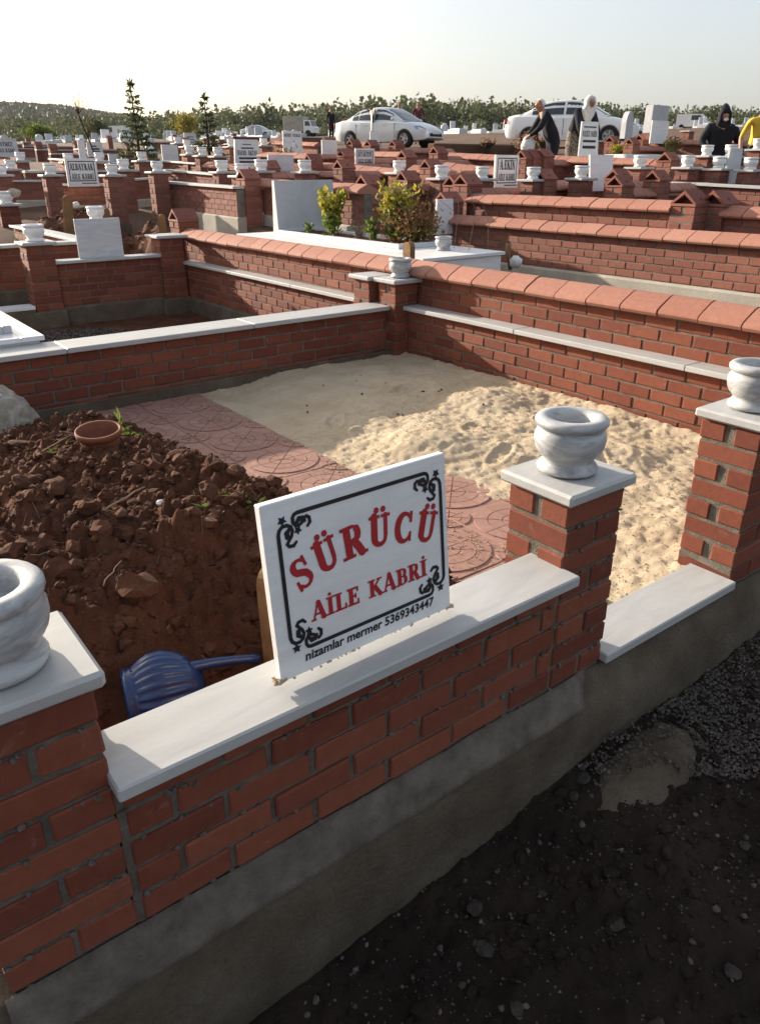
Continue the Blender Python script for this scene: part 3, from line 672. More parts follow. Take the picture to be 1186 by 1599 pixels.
# straws
V=MB()
for i in range(170):
    x=rng.uniform(-1.2,.85); y=rng.uniform(.4,2.8); z=mound_z(x,y)+.008; a=rng.random()*6.28; l=rng.uniform(.02,.09)
    V.tube([(x,y,z),(x+l*.5*math.cos(a),y+l*.5*math.sin(a),mound_z(x+l*.5*math.cos(a),y+l*.5*math.sin(a))+.012),(x+l*math.cos(a),y+l*math.sin(a),mound_z(x+l*math.cos(a),y+l*math.sin(a))+.008)],.0011,3)
tag(V.obj('straw',MAT['twig'],None,kind='stuff'),'bits of straw and rootlets over the mound','straw')
# flowerpot
fp=MB(); fp.lathe([(.050,0),(.062,.02),(.078,.085),(.083,.10),(.088,.101),(.090,.118),(.088,.124),(.082,.124),(.080,.118),(.076,.09),(.06,.05),(0,.045)],36,cap=False)
o=fp.obj('flowerpot',MAT['terracotta'],None,True,(.165,1.90,mound_z(.165,1.90)-.045),(.10,-.06,0)); tag(o,'small terracotta flowerpot half sunk in the top of the mound','flowerpot')
C=[(.262,1.945,mound_z(.27,1.95)+.03+.012*i) for i in range(7)]; cards(C,[(rng.normal()*.3,rng.normal()*.3,1) for _ in C],.045,.018,MAT['leaf_green'],'sprout',None); tag(bpy.data.objects['sprout'],'bright green sprout at right rim of the flowerpot','sprout')
# wooden marker behind plate
def marker(label,x,y,z,h,wd=.085,th=.022,rz=0,lean=0,tilt=0):
    m=MB(); P=[(-wd/2,0),(wd/2,0),(wd/2,h-wd*.35)]+[(wd/2*math.cos(a),h-wd*.35+wd*.42*math.sin(a)) for a in np.linspace(.25,math.pi-.25,9)]+[(-wd/2,h-wd*.35)]
    m.prism(P,1,-th/2,th/2); o=m.obj('wooden_marker',MAT['wood'],None,loc=(x,y,z),rot=(lean,tilt,rz)); return tag(o,label,'grave marker','wooden grave markers')
marker('brown rounded wooden marker half hidden behind left edge of the SÜRÜCÜ plate',.155,.52,-.02,.36,.10,.022,.5,-.05,.04)
# white sack behind mound
bm=bmesh.new(); bmesh.ops.create_icosphere(bm,subdivisions=5,radius=1); V=np.array([v.co[:] for v in bm.verts]); Fc=[tuple(v.index for v in f.verts) for f in bm.faces]; bm.free()
k=1+.22*fbm(V[:,0]*1.5+V[:,2],V[:,1]*1.5+V[:,2]*.7+9,1.3,4)+.22*np.abs(fbm(V[:,0]+V[:,2]*2,V[:,1]-V[:,2],2.2,4))-.10*np.abs(fbm(V[:,0]*2-V[:,2],V[:,1]*2+V[:,2],4,3)); V=V*k[:,None]*np.array([.20,.16,.19]); V[:,2]=np.maximum(V[:,2],-.14)
tag(ob('plastic_sack',mk('plastic_sack',V,Fc,MAT['sack'],True),None,(-.02,2.98,.13),(0,.15,.3)),'crumpled clear white plastic sack at left edge against the shaded wall','sack')
# blue watering can, lying
wc=thing('watering_can','dark blue ribbed plastic watering can lying behind the marble ledge','watering can',(-.262,.585,.062),rot=(0,math.radians(90),math.radians(-13)))
rib=lambda a,i: .042*math.cos(a*26) if 8<=i<=17 else 0
prof=[(0,.010),(.060,.006),(.080,.0),(.090,.004),(.095,.013),(.091,.018),(.096,.024),(.093,.031)]+[(.094+.024*math.sin(math.pi*t**.9),.036+t*.140) for t in np.linspace(0,1,11)]+[(.084,.187),(.066,.203),(.048,.216),(.036,.220),(.03,.216),(0,.212)]
m=MB(); m.lathe(prof,104,rib=rib,cap=False); m.obj('can_body',MAT['blue'],wc,True)
m=MB(); m.tube([(-.055,0,.165),(-.062,.0,.20),(-.060,.0,.25),(-.052,0,.31),(-.042,0,.36),(-.036,0,.385)],[.022,.018,.0155,.014,.013,.016],14); m.obj('spout',MAT['blue'],wc,True)
m=MB(); m.tube([(.07,0,.04),(.125,0,.055),(.145,0,.12),(.12,0,.19),(.06,0,.205)],[.011]*5,10); m.obj('handle',MAT['blue'],wc,True); wc.scale=(.93,.93,.93)
# path stones, gravel, concrete spill
P=[];S=[]
for i in range(5200):
    x=rng.uniform(-.6,2.6); y=-abs(rng.normal())*.55-.06
    if y<-1.45: continue
    s=min(.010,.0022*(1+rng.pareto(2.8))); P.append((x,y,path_z(x,y)+s*.2)); S.append(s)
tag(scatter('path_gravel',P,S,MAT['pebble']),'small dark stones and grit on the path below the front wall','gravel')
P=[];S=[]
for i in range(4500):
    x=rng.uniform(-.5,2.4); y=-rng.uniform(.05,1.1); s=min(.022,.004*(1+rng.pareto(2.2))); P.append((x,y,path_z(x,y)+s*.1)); S.append(s)
tag(scatter('soil_crumbs',P,S,MAT['path']),'dark crumbs of trodden soil on the path','soil')
P=[];S=[]
for i in range(11000):
    x=.80+abs(rng.normal())*.65; y=-.07-rng.random()**1.3*(.10+.42*smst(.8,1.5,x))
    s=rng.uniform(.0025,.0065); q=((x-1.0)/.26)**2+((y+.16)/.13)**2
    if q<.9 and rng.random()<.93: continue
    P.append((x,y,path_z(x,y)+.004+s*.3+(.045*(1-q) if q<1 else 0))); S.append(s)
tag(scatter('grey_gravel',P,S,MAT['pebble']),'patch of fine grey gravel at the foot of the gate footing','gravel')
sp_x=np.linspace(.70,1.30,80); sp_y=np.linspace(-.34,-.04,50); X,Y=np.meshgrid(sp_x,sp_y)
dd=1-np.sqrt(((X-1.0)/.26)**2+((Y+.16)/.13)**2)+.28*fbm(X,Y,6,4)
Zc=np.array([[PG(x,0) for x in sp_x]]*50)+.014+.046*smst(0,.7,dd)+.014*fbm(X,Y,9,4)*smst(0,.2,dd)+.004*fbm(X,Y,40,3)-.08*smst(.02,-.1,dd)
tag(ob('concrete_spill',grid_mesh('concrete_spill',sp_x,sp_y,Zc,MAT['concrete'])),'flattened lump of spilled grey concrete beside the gravel patch','concrete'); bpy.data.objects['concrete_spill']['kind']='thing'
for i,(x,y,s,l) in enumerate([(.29,-.17,.032,'pointed grey stone near the footing, middle of the dark path'),(.24,-.26,.028,'rounded dark stone on the path left of centre bottom'),(.52,-.42,.026,'upright pale stone alone on the dark path'),(.78,-.10,.03,'pair-side grey lump beside the concrete spill'),(.72,-.12,.022,'small grey lump left of the concrete spill'),(.40,-.62,.028,'pale round stone near the bottom right of the path'),(.62,-.66,.026,'twin pale stone at bottom right corner of the path'),(.20,-.4,.024,'dark angular stone at bottom centre of the path'),(.95,-.5,.018,'tiny pale stone at right side of the path'),(.45,-.25,.016,'small grey stone on the open path')]):
    stone(x,y,s*.8,l,'dark_stone',.7,group='stones on the dark path',zf=path_z)
V=MB()
for i in range(9):
    x=rng.uniform(-.2,1.7); y=rng.uniform(-.8,-.1); z=path_z(x,y)+.006; a=rng.random()*6.28; l=rng.uniform(.03,.11)
    V.tube([(x,y,z),(x+l*.5*math.cos(a),y+l*.5*math.sin(a),z+.008),(x+l*math.cos(a+.3),y+l*math.sin(a+.3),path_z(min(x+l*math.cos(a+.3),3),y+l*math.sin(a+.3))+.004)],.001,3)
tag(V.obj('straw',MAT['twig'],None,kind='stuff'),'thin dry straw lying on the dark path','straw')
# ------------------------------------------------------------------ lettering
def arc(cx,cy,rx,ry,a0,a1,n=12): return [(cx+rx*math.cos(math.radians(a0+(a1-a0)*i/n)),cy+ry*math.sin(math.radians(a0+(a1-a0)*i/n))) for i in range(n+1)]
T=.215; t_=.085; SH=.075
def _s(x,w,y): return ('r',x-w/2,y,x+w/2,y+SH)
GL={  # width, strokes: ('r',x0,y0,x1,y1) or ('p',points,width(s))
'I':(.42,[('r',.21-T/2,0,.21+T/2,1),_s(.21,.42,0),_s(.21,.42,1-SH)]),
'A':(.86,[('p',[(.13,.03),(.40,.98)],.09),('p',[(.44,.98),(.71,.03)],T),('r',.24,.28,.58,.37),_s(.13,.28,0),_s(.71,.34,0),('r',.34,.93,.52,1)]),
'L':(.70,[('r',.12,0,.12+T,1),_s(.21,.42,1-SH),('r',.02,0,.68,.09),('r',.60,.0,.68,.30)]),
'E':(.72,[('r',.12,0,.12+T,1),('r',.02,0,.68,.09),('r',.02,.91,.66,1),('r',.60,0,.68,.28),('r',.58,.74,.66,1),('r',.3,.46,.52,.55),('r',.46,.38,.53,.64)]),
'K':(.88,[('r',.12,0,.12+T,1),_s(.21,.42,0),_s(.21,.42,1-SH),('p',[(.30,.42),(.70,.95)],.10),('p',[(.42,.56),(.74,.04)],T),_s(.72,.30,1-SH),_s(.74,.30,0)]),
'B':(.76,[('r',.12,0,.12+T,1),('r',.02,0,.45,.085),('r',.02,.915,.43,1),('r',.3,.47,.45,.55),('p',arc(.42,.735,.17,.22,90,-90),[.08]*3+[.17]*7+[.08]*3),('p',arc(.44,.27,.20,.23,90,-90),[.08]*3+[.19]*7+[.08]*3)]),
'R':(.84,[('r',.12,0,.12+T,1),_s(.21,.42,0),('r',.02,.915,.43,1),('r',.3,.45,.45,.53),('p',arc(.42,.725,.18,.235,90,-90),[.08]*3+[.18]*7+[.08]*3),('p',[(.44,.48),(.56,.28),(.66,.05)],T),_s(.72,.26,0)]),
'S':(.64,[('p',[(.56,.72),(.54,.84)]+arc(.34,.74,.20,.20,40,200,8)+[(.20,.60),(.34,.53),(.47,.44)]+arc(.32,.26,.21,.20,40,-150,9),[.06,.09,.10,.09,.09,.10,.13,.16,.18,.18,.18,.19,.19,.19,.19,.18,.16,.13,.10,.09,.09,.09,.10,.10]),('r',.52,.66,.59,.98),('r',.05,.02,.12,.34)]),
'U':(.86,[('p',[(.21,.98),(.21,.36)]+arc(.43,.30,.22,.22,180,360,10)+[(.66,.36),(.66,.98)],[T,T,T,T,.18,.16,.14,.13,.13,.12,.12,.12,.12,.13,.13]),_s(.21,.40,1-SH),_s(.66,.34,1-SH)]),
'C':(.80,[('p',arc(.42,.5,.29,.44,38,322,20),[.08,.09,.1,.11,.13,.15,.17,.19,.20,.20,.20,.20,.20,.19,.17,.15,.13,.11,.10,.09,.08]),('r',.62,.66,.70,.99),('r',.63,.05,.70,.34)]),
'Y':(.82,[('p',[(.16,.96),(.42,.46)],T),('p',[(.68,.96),(.44,.46)],.1),('r',.42-T/2,0,.42+T/2,.5),_s(.42,.40,0),_s(.17,.32,1-SH),_s(.68,.28,1-SH)]),
'N':(.90,[('r',.12,0,.21,1),('r',.68,0,.77,1),('p',[(.16,.97),(.72,.03)],T),_s(.17,.32,0),_s(.15,.3,1-SH),_s(.72,.32,1-SH)]),
'T':(.76,[('r',.38-T/2,0,.38+T/2,1),_s(.38,.42,0),('r',.03,.91,.73,1),('r',.03,.70,.10,1),('r',.66,.70,.73,1)]),
'P':(.76,[('r',.12,0,.12+T,1),_s(.21,.42,0),('r',.02,.915,.43,1),('r',.3,.42,.45,.50),('p',arc(.42,.71,.19,.25,90,-90),[.08]*3+[.18]*7+[.08]*3)]),
'M':(1.0,[('r',.12,0,.21,1),('r',.70,0,.70+T,1),('p',[(.18,.97),(.48,.1)],T),('p',[(.48,.1),(.78,.97)],.09),_s(.17,.3,0),_s(.80,.36,0),_s(.15,.3,1-SH),_s(.82,.32,1-SH)]),
'Z':(.72,[('p',[(.6,.95),(.12,.05)],T),('r',.05,.91,.66,1),('r',.05,0,.68,.09),('r',.05,.72,.12,1),('r',.61,0,.68,.28)]),
'H':(.90,[('r',.12,0,.12+T,1),('r',.58,0,.58+T,1),('r',.2,.46,.7,.54),_s(.21,.40,0),_s(.21,.4,1-SH),_s(.67,.4,0),_s(.67,.4,1-SH)]),
'.':(.30,[('p',[(.12,.07),(.12,.13)],.16)]),' ':(.45,[]),
}
_zc=[0]
def stroke2d(m,P,W,z,f):
    n=len(P); W=list(W) if hasattr(W,'__len__') else [W]*n
    W=(W+[W[-1]]*n)[:n]; V=[]
    for i,(x,y) in enumerate(P):
        a=P[max(i-1,0)];b=P[min(i+1,n-1)]; dx,dy=b[0]-a[0],b[1]-a[1]; l=math.hypot(dx,dy) or 1
        V.append((x-dy/l*W[i]/2,y+dx/l*W[i]/2)); V.append((x+dy/l*W[i]/2,y-dx/l*W[i]/2))
    poly(m,[V[i] for i in range(0,2*n,2)]+[V[i] for i in range(2*n-1,0,-2)],z,f,strip=V)
    for i in (0,n-1): poly(m,[(P[i][0]+W[i]/2*math.cos(q),P[i][1]+W[i]/2*math.sin(q)) for q in np.linspace(0,6.283,13)[:-1]],z,f)
def poly(m,P,z,f,strip=None):
    _zc[0]=(_zc[0]+1)%24; z=z+_zc[0]*.00002
    if strip:
        V=[(*f(*p),z) for p in strip]; n=len(strip)//2; m.add([(v[0],-v[2],v[1]) for v in V],[(2*i,2*i+1,2*i+3,2*i+2) for i in range(n-1)])
    else:
        V=[(*f(*p),z) for p in P]; m.add([(v[0],-v[2],v[1]) for v in V],[tuple(range(len(V)))])
def glyph(m,ch,f,z=.0012):
    base={'Ü':'U','İ':'I','Ş':'S','Ğ':'G','Ö':'O'}.get(ch,ch); w,st=GL[base]
    for s in st:
        if s[0]=='r':
            x0,y0,x1,y1=s[1:]; e=.014; poly(m,[(x0-e,y0-e),(x1+e,y0-e),(x1+e,y1+e),(x0-e,y1+e)],z,f)
        else: stroke2d(m,s[1],[q*1.18 for q in s[2]] if hasattr(s[2],'__len__') else s[2]*1.15,z,f)
    dot=lambda x,y,r: poly(m,[(x+r*math.cos(q),y+r*math.sin(q)) for q in np.linspace(0,6.283,17)[:-1]],z,f)
    if ch=='Ü': dot(.30,1.17,.10); dot(.57,1.17,.10)
    if ch=='İ': dot(.21,1.17,.10)
    if ch=='Ş': stroke2d(m,[(.32,0),(.34,-.12),(.28,-.2)],.07,z,f)
    return w
def text_line(m,s,x0,x1,y,h,z=.0012):
    W=[GL[{'Ü':'U','İ':'I','Ş':'S'}.get(c,c)][0]+.04 for c in s]; tot=sum(W); k=(x1-x0)/tot; u=0
    for c,wd in zip(s,W):
        glyph(m,c,lambda px,py,u=u: (x0+(u+px)*k,y+py*h),z); u+=wd
def bfont(s,h,x0,x1,y,mat,parent,name,z=.0014):
    c=bpy.data.curves.new('tmp','FONT'); c.body=s; c.size=1; c.offset=.026; c.resolution_u=3; o=bpy.data.objects.new('tmp',c); COL.objects.link(o)
    dg=bpy.context.evaluated_depsgraph_get(); dg.update(); me=bpy.data.meshes.new_from_object(o.evaluated_get(dg)); bpy.data.objects.remove(o)
    V=np.array([v.co[:] for v in me.vertices]); a,b=V[:,0].min(),V[:,0].max(); hh=.72
    N=np.stack([x0+(V[:,0]-a)/(b-a)*(x1-x0)+.12*h*V[:,1],np.full(len(V),-z),y+V[:,1]/hh*h],1)
    Fc=[tuple(p.vertices) for p in me.polygons]; return ob(name,mk(name,N,Fc,mat),parent)
# the near plate (local x along, y=0 front face, z up)
PW,PH=.455,.370
np_=thing('name_plate','upright white marble plate with red lettering SÜRÜCÜ AİLE KABRİ on the ledge','plate',(-.108,.016,.3995),rot=(math.radians(-6.0),0,math.radians(1.0)))
ob('plate_slab',mk('plate_slab',*cbox_data(PW,.021,PH,.0022),MAT['marble']),np_,(PW/2,.0105,PH/2))
LH=.069
for ch,u,v,rot,wd in (('S',.158,.578,21,.043),('Ü',.291,.630,13,.056),('R',.437,.658,5,.060),('Ü',.586,.662,-3,.056),('C',.727,.632,-9,.053),('Ü',.866,.585,-15,.055)):
    k=wd/GL[{'Ü':'U'}.get(ch,ch)][0]; w0=GL[{'Ü':'U'}.get(ch,ch)][0]; c,s=math.cos(math.radians(rot)),math.sin(math.radians(rot))
    def f(px,py,k=k,w0=w0,c=c,s=s,u=u,v=v):
        x=(px-w0/2)*k; y=(py-.5)*LH; return (u*PW+c*x-s*y,v*PH+s*x+c*y)
    m=MB(); glyph(m,ch,f); m.obj('letter',MAT['red'],np_)
def letters_line(s,x0,x1,y,h):
    W=[GL[{'İ':'I'}.get(c,c)][0]+.04 for c in s]; k=(x1-x0)/sum(W); u=0
    for c,wd in zip(s,W):
        m=MB(); glyph(m,c,lambda px,py,u=u:(x0+(u+px)*k,y+py*h)); m.obj('letter',MAT['red'],np_); u+=wd
letters_line('AİLE',.182*PW,.448*PW,.283*PH,.0385); letters_line('KABRİ',.497*PW,.855*PW,.283*PH,.0385)
bfont('nizamlar mermer 5369343447',.0205,.130*PW,.885*PW,.070*PH,MAT['black'],np_,'black_lettering')
m=MB(); L0,R0_,B0,T0=.068*PW,.960*PW,.145*PH,.915*PH; Wd=.0085
I=lambda x,y:(x,y)
for p,q in (((L0,B0+.052),(L0,T0-.052)),((R0_,B0+.052),(R0_,T0-.052)),((L0+.06,B0),(R0_-.06,B0)),((L0+.06,T0),(R0_-.06,T0))): stroke2d(m,[p,q],Wd,.0012,I)
def corner(ox,oy,sx,sy):
    for sw in (0,1):
        f=(lambda x,y:(ox+sx*x,oy+sy*y)) if not sw else (lambda x,y:(ox+sx*y,oy+sy*x))
        a=.0 ; P=[(0,.054),(0,.034),(.003,.025),(.010,.0195),(.020,.019),(.028,.024),(.031,.033),(.028,.043),(.022,.050),(.017,.056)]
        if sw: P=[(x,y) for x,y in [(0,.062),(0,.045),(.002,.038),(.008,.034),(.017,.034),(.024,.039),(.026,.046),(.022,.054),(.016,.058),(.012,.064)]]
        stroke2d(m,P,[.0085,.0082,.008,.0078,.0078,.0078,.0075,.0072,.007,.0065],.0012,f)
        e=P[-1]; stroke2d(m,[e,(e[0]+.004,e[1]+.006),(e[0]+.014,e[1]+.007),(e[0]+.020,e[1]+.001)],[.0075,.0078,.0082,.006],.0012,f)
        b=P[-4]; stroke2d(m,[(b[0]-.007,b[1]-.004),(b[0]-.013,b[1]+.001),(b[0]-.012,b[1]+.010),(b[0]-.006,b[1]+.013)],[.008,.0115,.0115,.008],.0012,f)
    f=lambda x,y:(ox+sx*x,oy+sy*y)
    for cx,cy,r in ((.011,.008,.011),(.043,.035,.010)):
        poly(m,[f(cx+r*(1 if i%2==0 else .52)*math.cos(i*math.pi/5+.3),cy+r*(1 if i%2==0 else .52)*math.sin(i*math.pi/5+.3)) for i in range(10)],.0012,I)
for ox,oy,sx,sy in ((L0,T0,1,-1),(R0_,T0,-1,-1),(L0,B0,1,1),(R0_,B0,-1,1)): corner(ox,oy,sx,sy)
m.obj('border_ornament',MAT['black'],np_)
P=[];S=[]
for i in range(60): P.append((rng.normal()*.006-.002,rng.normal()*.005+.006,.002+abs(rng.normal())*.002)); S.append(rng.uniform(.002,.005))
for i in range(24): P.append((rng.uniform(0,PW),-.0015+rng.normal()*.0015,.0015)); S.append(rng.uniform(.0015,.0035))
for i in range(50): P.append((PW+rng.normal()*.004,.006+rng.normal()*.006,.002)); S.append(rng.uniform(.002,.004))
scatter('cement_dab',P,S,MAT['sand'],parent=np_)
# general far plates: lines of text
def plate(label,x,y,z,wd,h,lines=(),trap=0,mat='marble',lean=0,rz=0,name='name_plate',cat='plate',border=False,round_top=False,th=.03,group=None,colour='black'):
    t=thing(name,label,cat,(x,y,z),group=group,rot=(-lean,0,rz)); m=MB(); a,b=wd/2,wd/2-trap
    if round_top: P=[(-a,0),(a,0),(a,h*.55)]+[(a*math.cos(q),h*.55+h*.45*math.sin(q)) for q in np.linspace(.15,math.pi-.15,11)]+[(-a,h*.55)]
    else: P=[(-a,-.02),(a,-.02),(b,h),(-b,h)]
    m.prism(P,1,0,th); m.obj('plate_slab',MAT[mat],t)
    if border:
        m=MB(); k=.03*wd/.45
        for p,q in (((-a+k*1.4,k*2),(-a+k*1.4,h-k*1.4)),((a-k*1.4,k*2),(a-k*1.4,h-k*1.4)),((-a+k*1.4,k*2),(a-k*1.4,k*2)),((-a+k*1.4,h-k*1.4),(a-k*1.4,h-k*1.4))): stroke2d(m,[p,q],k*.42,.002,I)
        m.obj('border_line',MAT[colour],t)
    if lines:
        m=MB()
        for s,x0,x1,y0,hh in lines:
            if s: text_line(m,s,(x0-.5)*wd,(x1-.5)*wd,y0*h,hh*h,.002)
            else: stroke2d(m,[((x0-.5)*wd,y0*h),((x1-.5)*wd,y0*h)],hh*h,.002,I)
        m.obj('lettering',MAT[colour],t)
    return t
# ------------------------------------------------------------------ neighbours and background
MARBLE_PILLARS=[
(2.48,12.87,1.216,'marble-capped brick pillar, third nearest on the left of the bare sapling','white pot on its pillar, third nearest on the left of the bare sapling'),
(2.94,14.15,1.296,'marble-capped brick pillar, second nearest on the left of the bare sapling','white pot on its pillar, second nearest on the left of the bare sapling'),
(3.66,16.27,1.440,'marble-capped brick pillar, nearest on the left of the bare sapling','white pot on its pillar, nearest on the left of the bare sapling'),
(2.98,11.99,1.219,'marble-capped brick pillar, second nearest on the left of the ALBAYRAK plate','white pot on its pillar, second nearest on the left of the ALBAYRAK plate'),
(4.16,14.88,1.412,'marble-capped brick pillar, nearest on the left of the ALBAYRAK plate','white pot on its pillar, nearest on the left of the ALBAYRAK plate'),
(4.59,14.43,1.421,'marble-capped brick pillar, nearest on the right of the ALBAYRAK plate','white pot on its pillar, nearest on the right of the ALBAYRAK plate'),
(3.57,10.98,1.221,'marble-capped brick pillar, second nearest on the right of the ALBAYRAK plate','white pot on its pillar, second nearest on the right of the ALBAYRAK plate'),
(4.14,12.03,1.286,'marble-capped brick pillar, left of the larger spruce','white pot on its pillar, left of the larger spruce'),
(5.15,13.78,1.430,'marble-capped brick pillar, second nearest on the right of the larger spruce','white pot on its pillar, second nearest on the right of the larger spruce'),
(6.25,16.08,1.607,'marble-capped brick pillar, nearest on the right of the larger spruce','white pot on its pillar, nearest on the right of the larger spruce'),
(4.29,11.03,1.261,'marble-capped brick pillar, third nearest on the right of the larger spruce','white pot on its pillar, third nearest on the right of the larger spruce'),
(8.91,20.64,1.911,'marble-capped brick pillar, fourth nearest on the left of the smaller spruce','white pot on its pillar, fourth nearest on the left of the smaller spruce'),
(7.66,17.30,1.756,'marble-capped brick pillar, nearest on the left of the smaller spruce','white pot on its pillar, nearest on the left of the smaller spruce'),
(6.47,14.58,1.554,'marble-capped brick pillar, third nearest on the left of the smaller spruce','white pot on its pillar, third nearest on the left of the smaller spruce'),
(6.44,13.95,1.525,'marble-capped brick pillar, second nearest on the left of the smaller spruce','white pot on its pillar, second nearest on the left of the smaller spruce'),
(6.53,13.45,1.509,'marble-capped brick pillar, right of the smaller spruce','white pot on its pillar, right of the smaller spruce'),
(4.88,10.05,1.262,'marble-capped brick pillar, third nearest on the left of the black-lettered trapezoid headstone','white pot on its pillar, third nearest on the left of the black-lettered trapezoid headstone'),
(8.22,16.14,1.742,'marble-capped brick pillar, nearest on the left of the black-lettered trapezoid headstone','white pot on its pillar, nearest on the left of the black-lettered trapezoid headstone'),
(4.79,9.27,1.216,'marble-capped brick pillar, second nearest on the left of the black-lettered trapezoid headstone','white pot on its pillar, second nearest on the left of the black-lettered trapezoid headstone'),
(8.86,15.80,1.770,'marble-capped brick pillar, right of the black-lettered trapezoid headstone','white pot on its pillar, right of the black-lettered trapezoid headstone'),
(5.30,9.63,1.270,'marble-capped brick pillar, left of the blank slab under the grey truck','white pot on its pillar, left of the blank slab under the grey truck'),
(5.66,9.01,1.262,'marble-capped brick pillar, right of the blank slab under the grey truck','white pot on its pillar, right of the blank slab under the grey truck'),
(6.51,7.91,1.254,'marble-capped brick pillar, right of the small framed plate below the silver car','white pot on its pillar, right of the small framed plate below the silver car'),
(6.50,7.01,1.189,'marble-capped brick pillar, second nearest on the left of the A.EKİN plate','white pot on its pillar, second nearest on the left of the A.EKİN plate'),
(6.82,6.59,1.182,'marble-capped brick pillar, nearest on the left of the A.EKİN plate','white pot on its pillar, nearest on the left of the A.EKİN plate'),
(7.24,6.10,1.176,'marble-capped brick pillar, right of the A.EKİN plate','white pot on its pillar, right of the A.EKİN plate'),
(7.75,5.75,1.189,'marble-capped brick pillar, left of the leaning blank slab','white pot on its pillar, left of the leaning blank slab'),
(9.12,5.87,1.314,'marble-capped brick pillar, right of the leaning blank slab','white pot on its pillar, right of the leaning blank slab'),
(10.95,6.00,1.470,'marble-capped brick pillar, third nearest on the left of the tall narrow blank slab','white pot on its pillar, third nearest on the left of the tall narrow blank slab'),
(11.05,5.67,1.459,'marble-capped brick pillar, second nearest on the left of the tall narrow blank slab','white pot on its pillar, second nearest on the left of the tall narrow blank slab'),
(9.55,5.41,1.313,'marble-capped brick pillar, fourth nearest on the left of the tall narrow blank slab','white pot on its pillar, fourth nearest on the left of the tall narrow blank slab'),
(9.72,5.05,1.297,'marble-capped brick pillar, nearest on the left of the tall narrow blank slab','white pot on its pillar, nearest on the left of the tall narrow blank slab'),
(9.89,4.70,1.281,'marble-capped brick pillar, nearest on the right of the tall narrow blank slab','white pot on its pillar, nearest on the right of the tall narrow blank slab'),
(12.49,6.04,1.574,'marble-capped brick pillar, second nearest on the right of the tall narrow blank slab','white pot on its pillar, second nearest on the right of the tall narrow blank slab'),
]
GABLE_PILLARS=[
(4.71,8.95,1.290,'gabled brick pillar, left of the black-lettered trapezoid headstone'),
(6.91,10.72,1.514,'gabled brick pillar, right of the blank slab under the grey truck'),
(5.70,10.08,1.409,'gabled brick pillar, left of the blank slab under the grey truck'),
(7.98,11.29,1.611,'gabled brick pillar, second nearest on the left of the small framed plate below the silver car'),
(6.40,9.09,1.414,'gabled brick pillar, nearest on the left of the small framed plate below the silver car'),
(10.01,13.87,1.861,'gabled brick pillar, third nearest on the left of the small framed plate below the silver car'),
(10.03,13.25,1.834,'gabled brick pillar, left of the silver car'),
(10.26,12.69,1.825,'gabled brick pillar, nearest on the right of the silver car'),
(8.30,9.94,1.573,'gabled brick pillar, second nearest on the right of the silver car'),
(9.24,10.20,1.648,'gabled brick pillar, third nearest on the right of the silver car'),
(7.21,8.05,1.418,'gabled brick pillar, fourth nearest on the right of the silver car'),
(5.49,7.25,1.232,'gabled brick pillar, nearest on the right of the small framed plate below the silver car'),
(6.10,7.22,1.274,'gabled brick pillar, second nearest on the right of the small framed plate below the silver car'),
(6.23,6.43,1.225,'gabled brick pillar, left of the A.EKİN plate'),
(9.25,8.11,1.555,'gabled brick pillar, second nearest on the left of the bent man in black'),
(9.40,8.09,1.566,'gabled brick pillar, nearest on the left of the bent man in black'),
(9.60,8.04,1.576,'gabled brick pillar, right of the bent man in black'),
(7.41,6.07,1.287,'gabled brick pillar, right of the A.EKİN plate'),
(14.13,10.16,1.902,'gabled brick pillar, nearest on the right of the headstone before the woman in white scarf'),
(14.16,9.69,1.854,'gabled brick pillar, second nearest on the right of the headstone before the woman in white scarf'),
(14.87,9.96,1.947,'gabled brick pillar, third nearest on the right of the headstone before the woman in white scarf'),
(8.11,5.45,1.293,'gabled brick pillar, second nearest on the right of the leaning blank slab'),
(7.65,5.07,1.225,'gabled brick pillar, nearest on the right of the leaning blank slab'),
(10.06,6.05,1.507,'gabled brick pillar, left of the woman in black'),
(8.35,5.04,1.278,'gabled brick pillar, third nearest on the right of the leaning blank slab'),
]
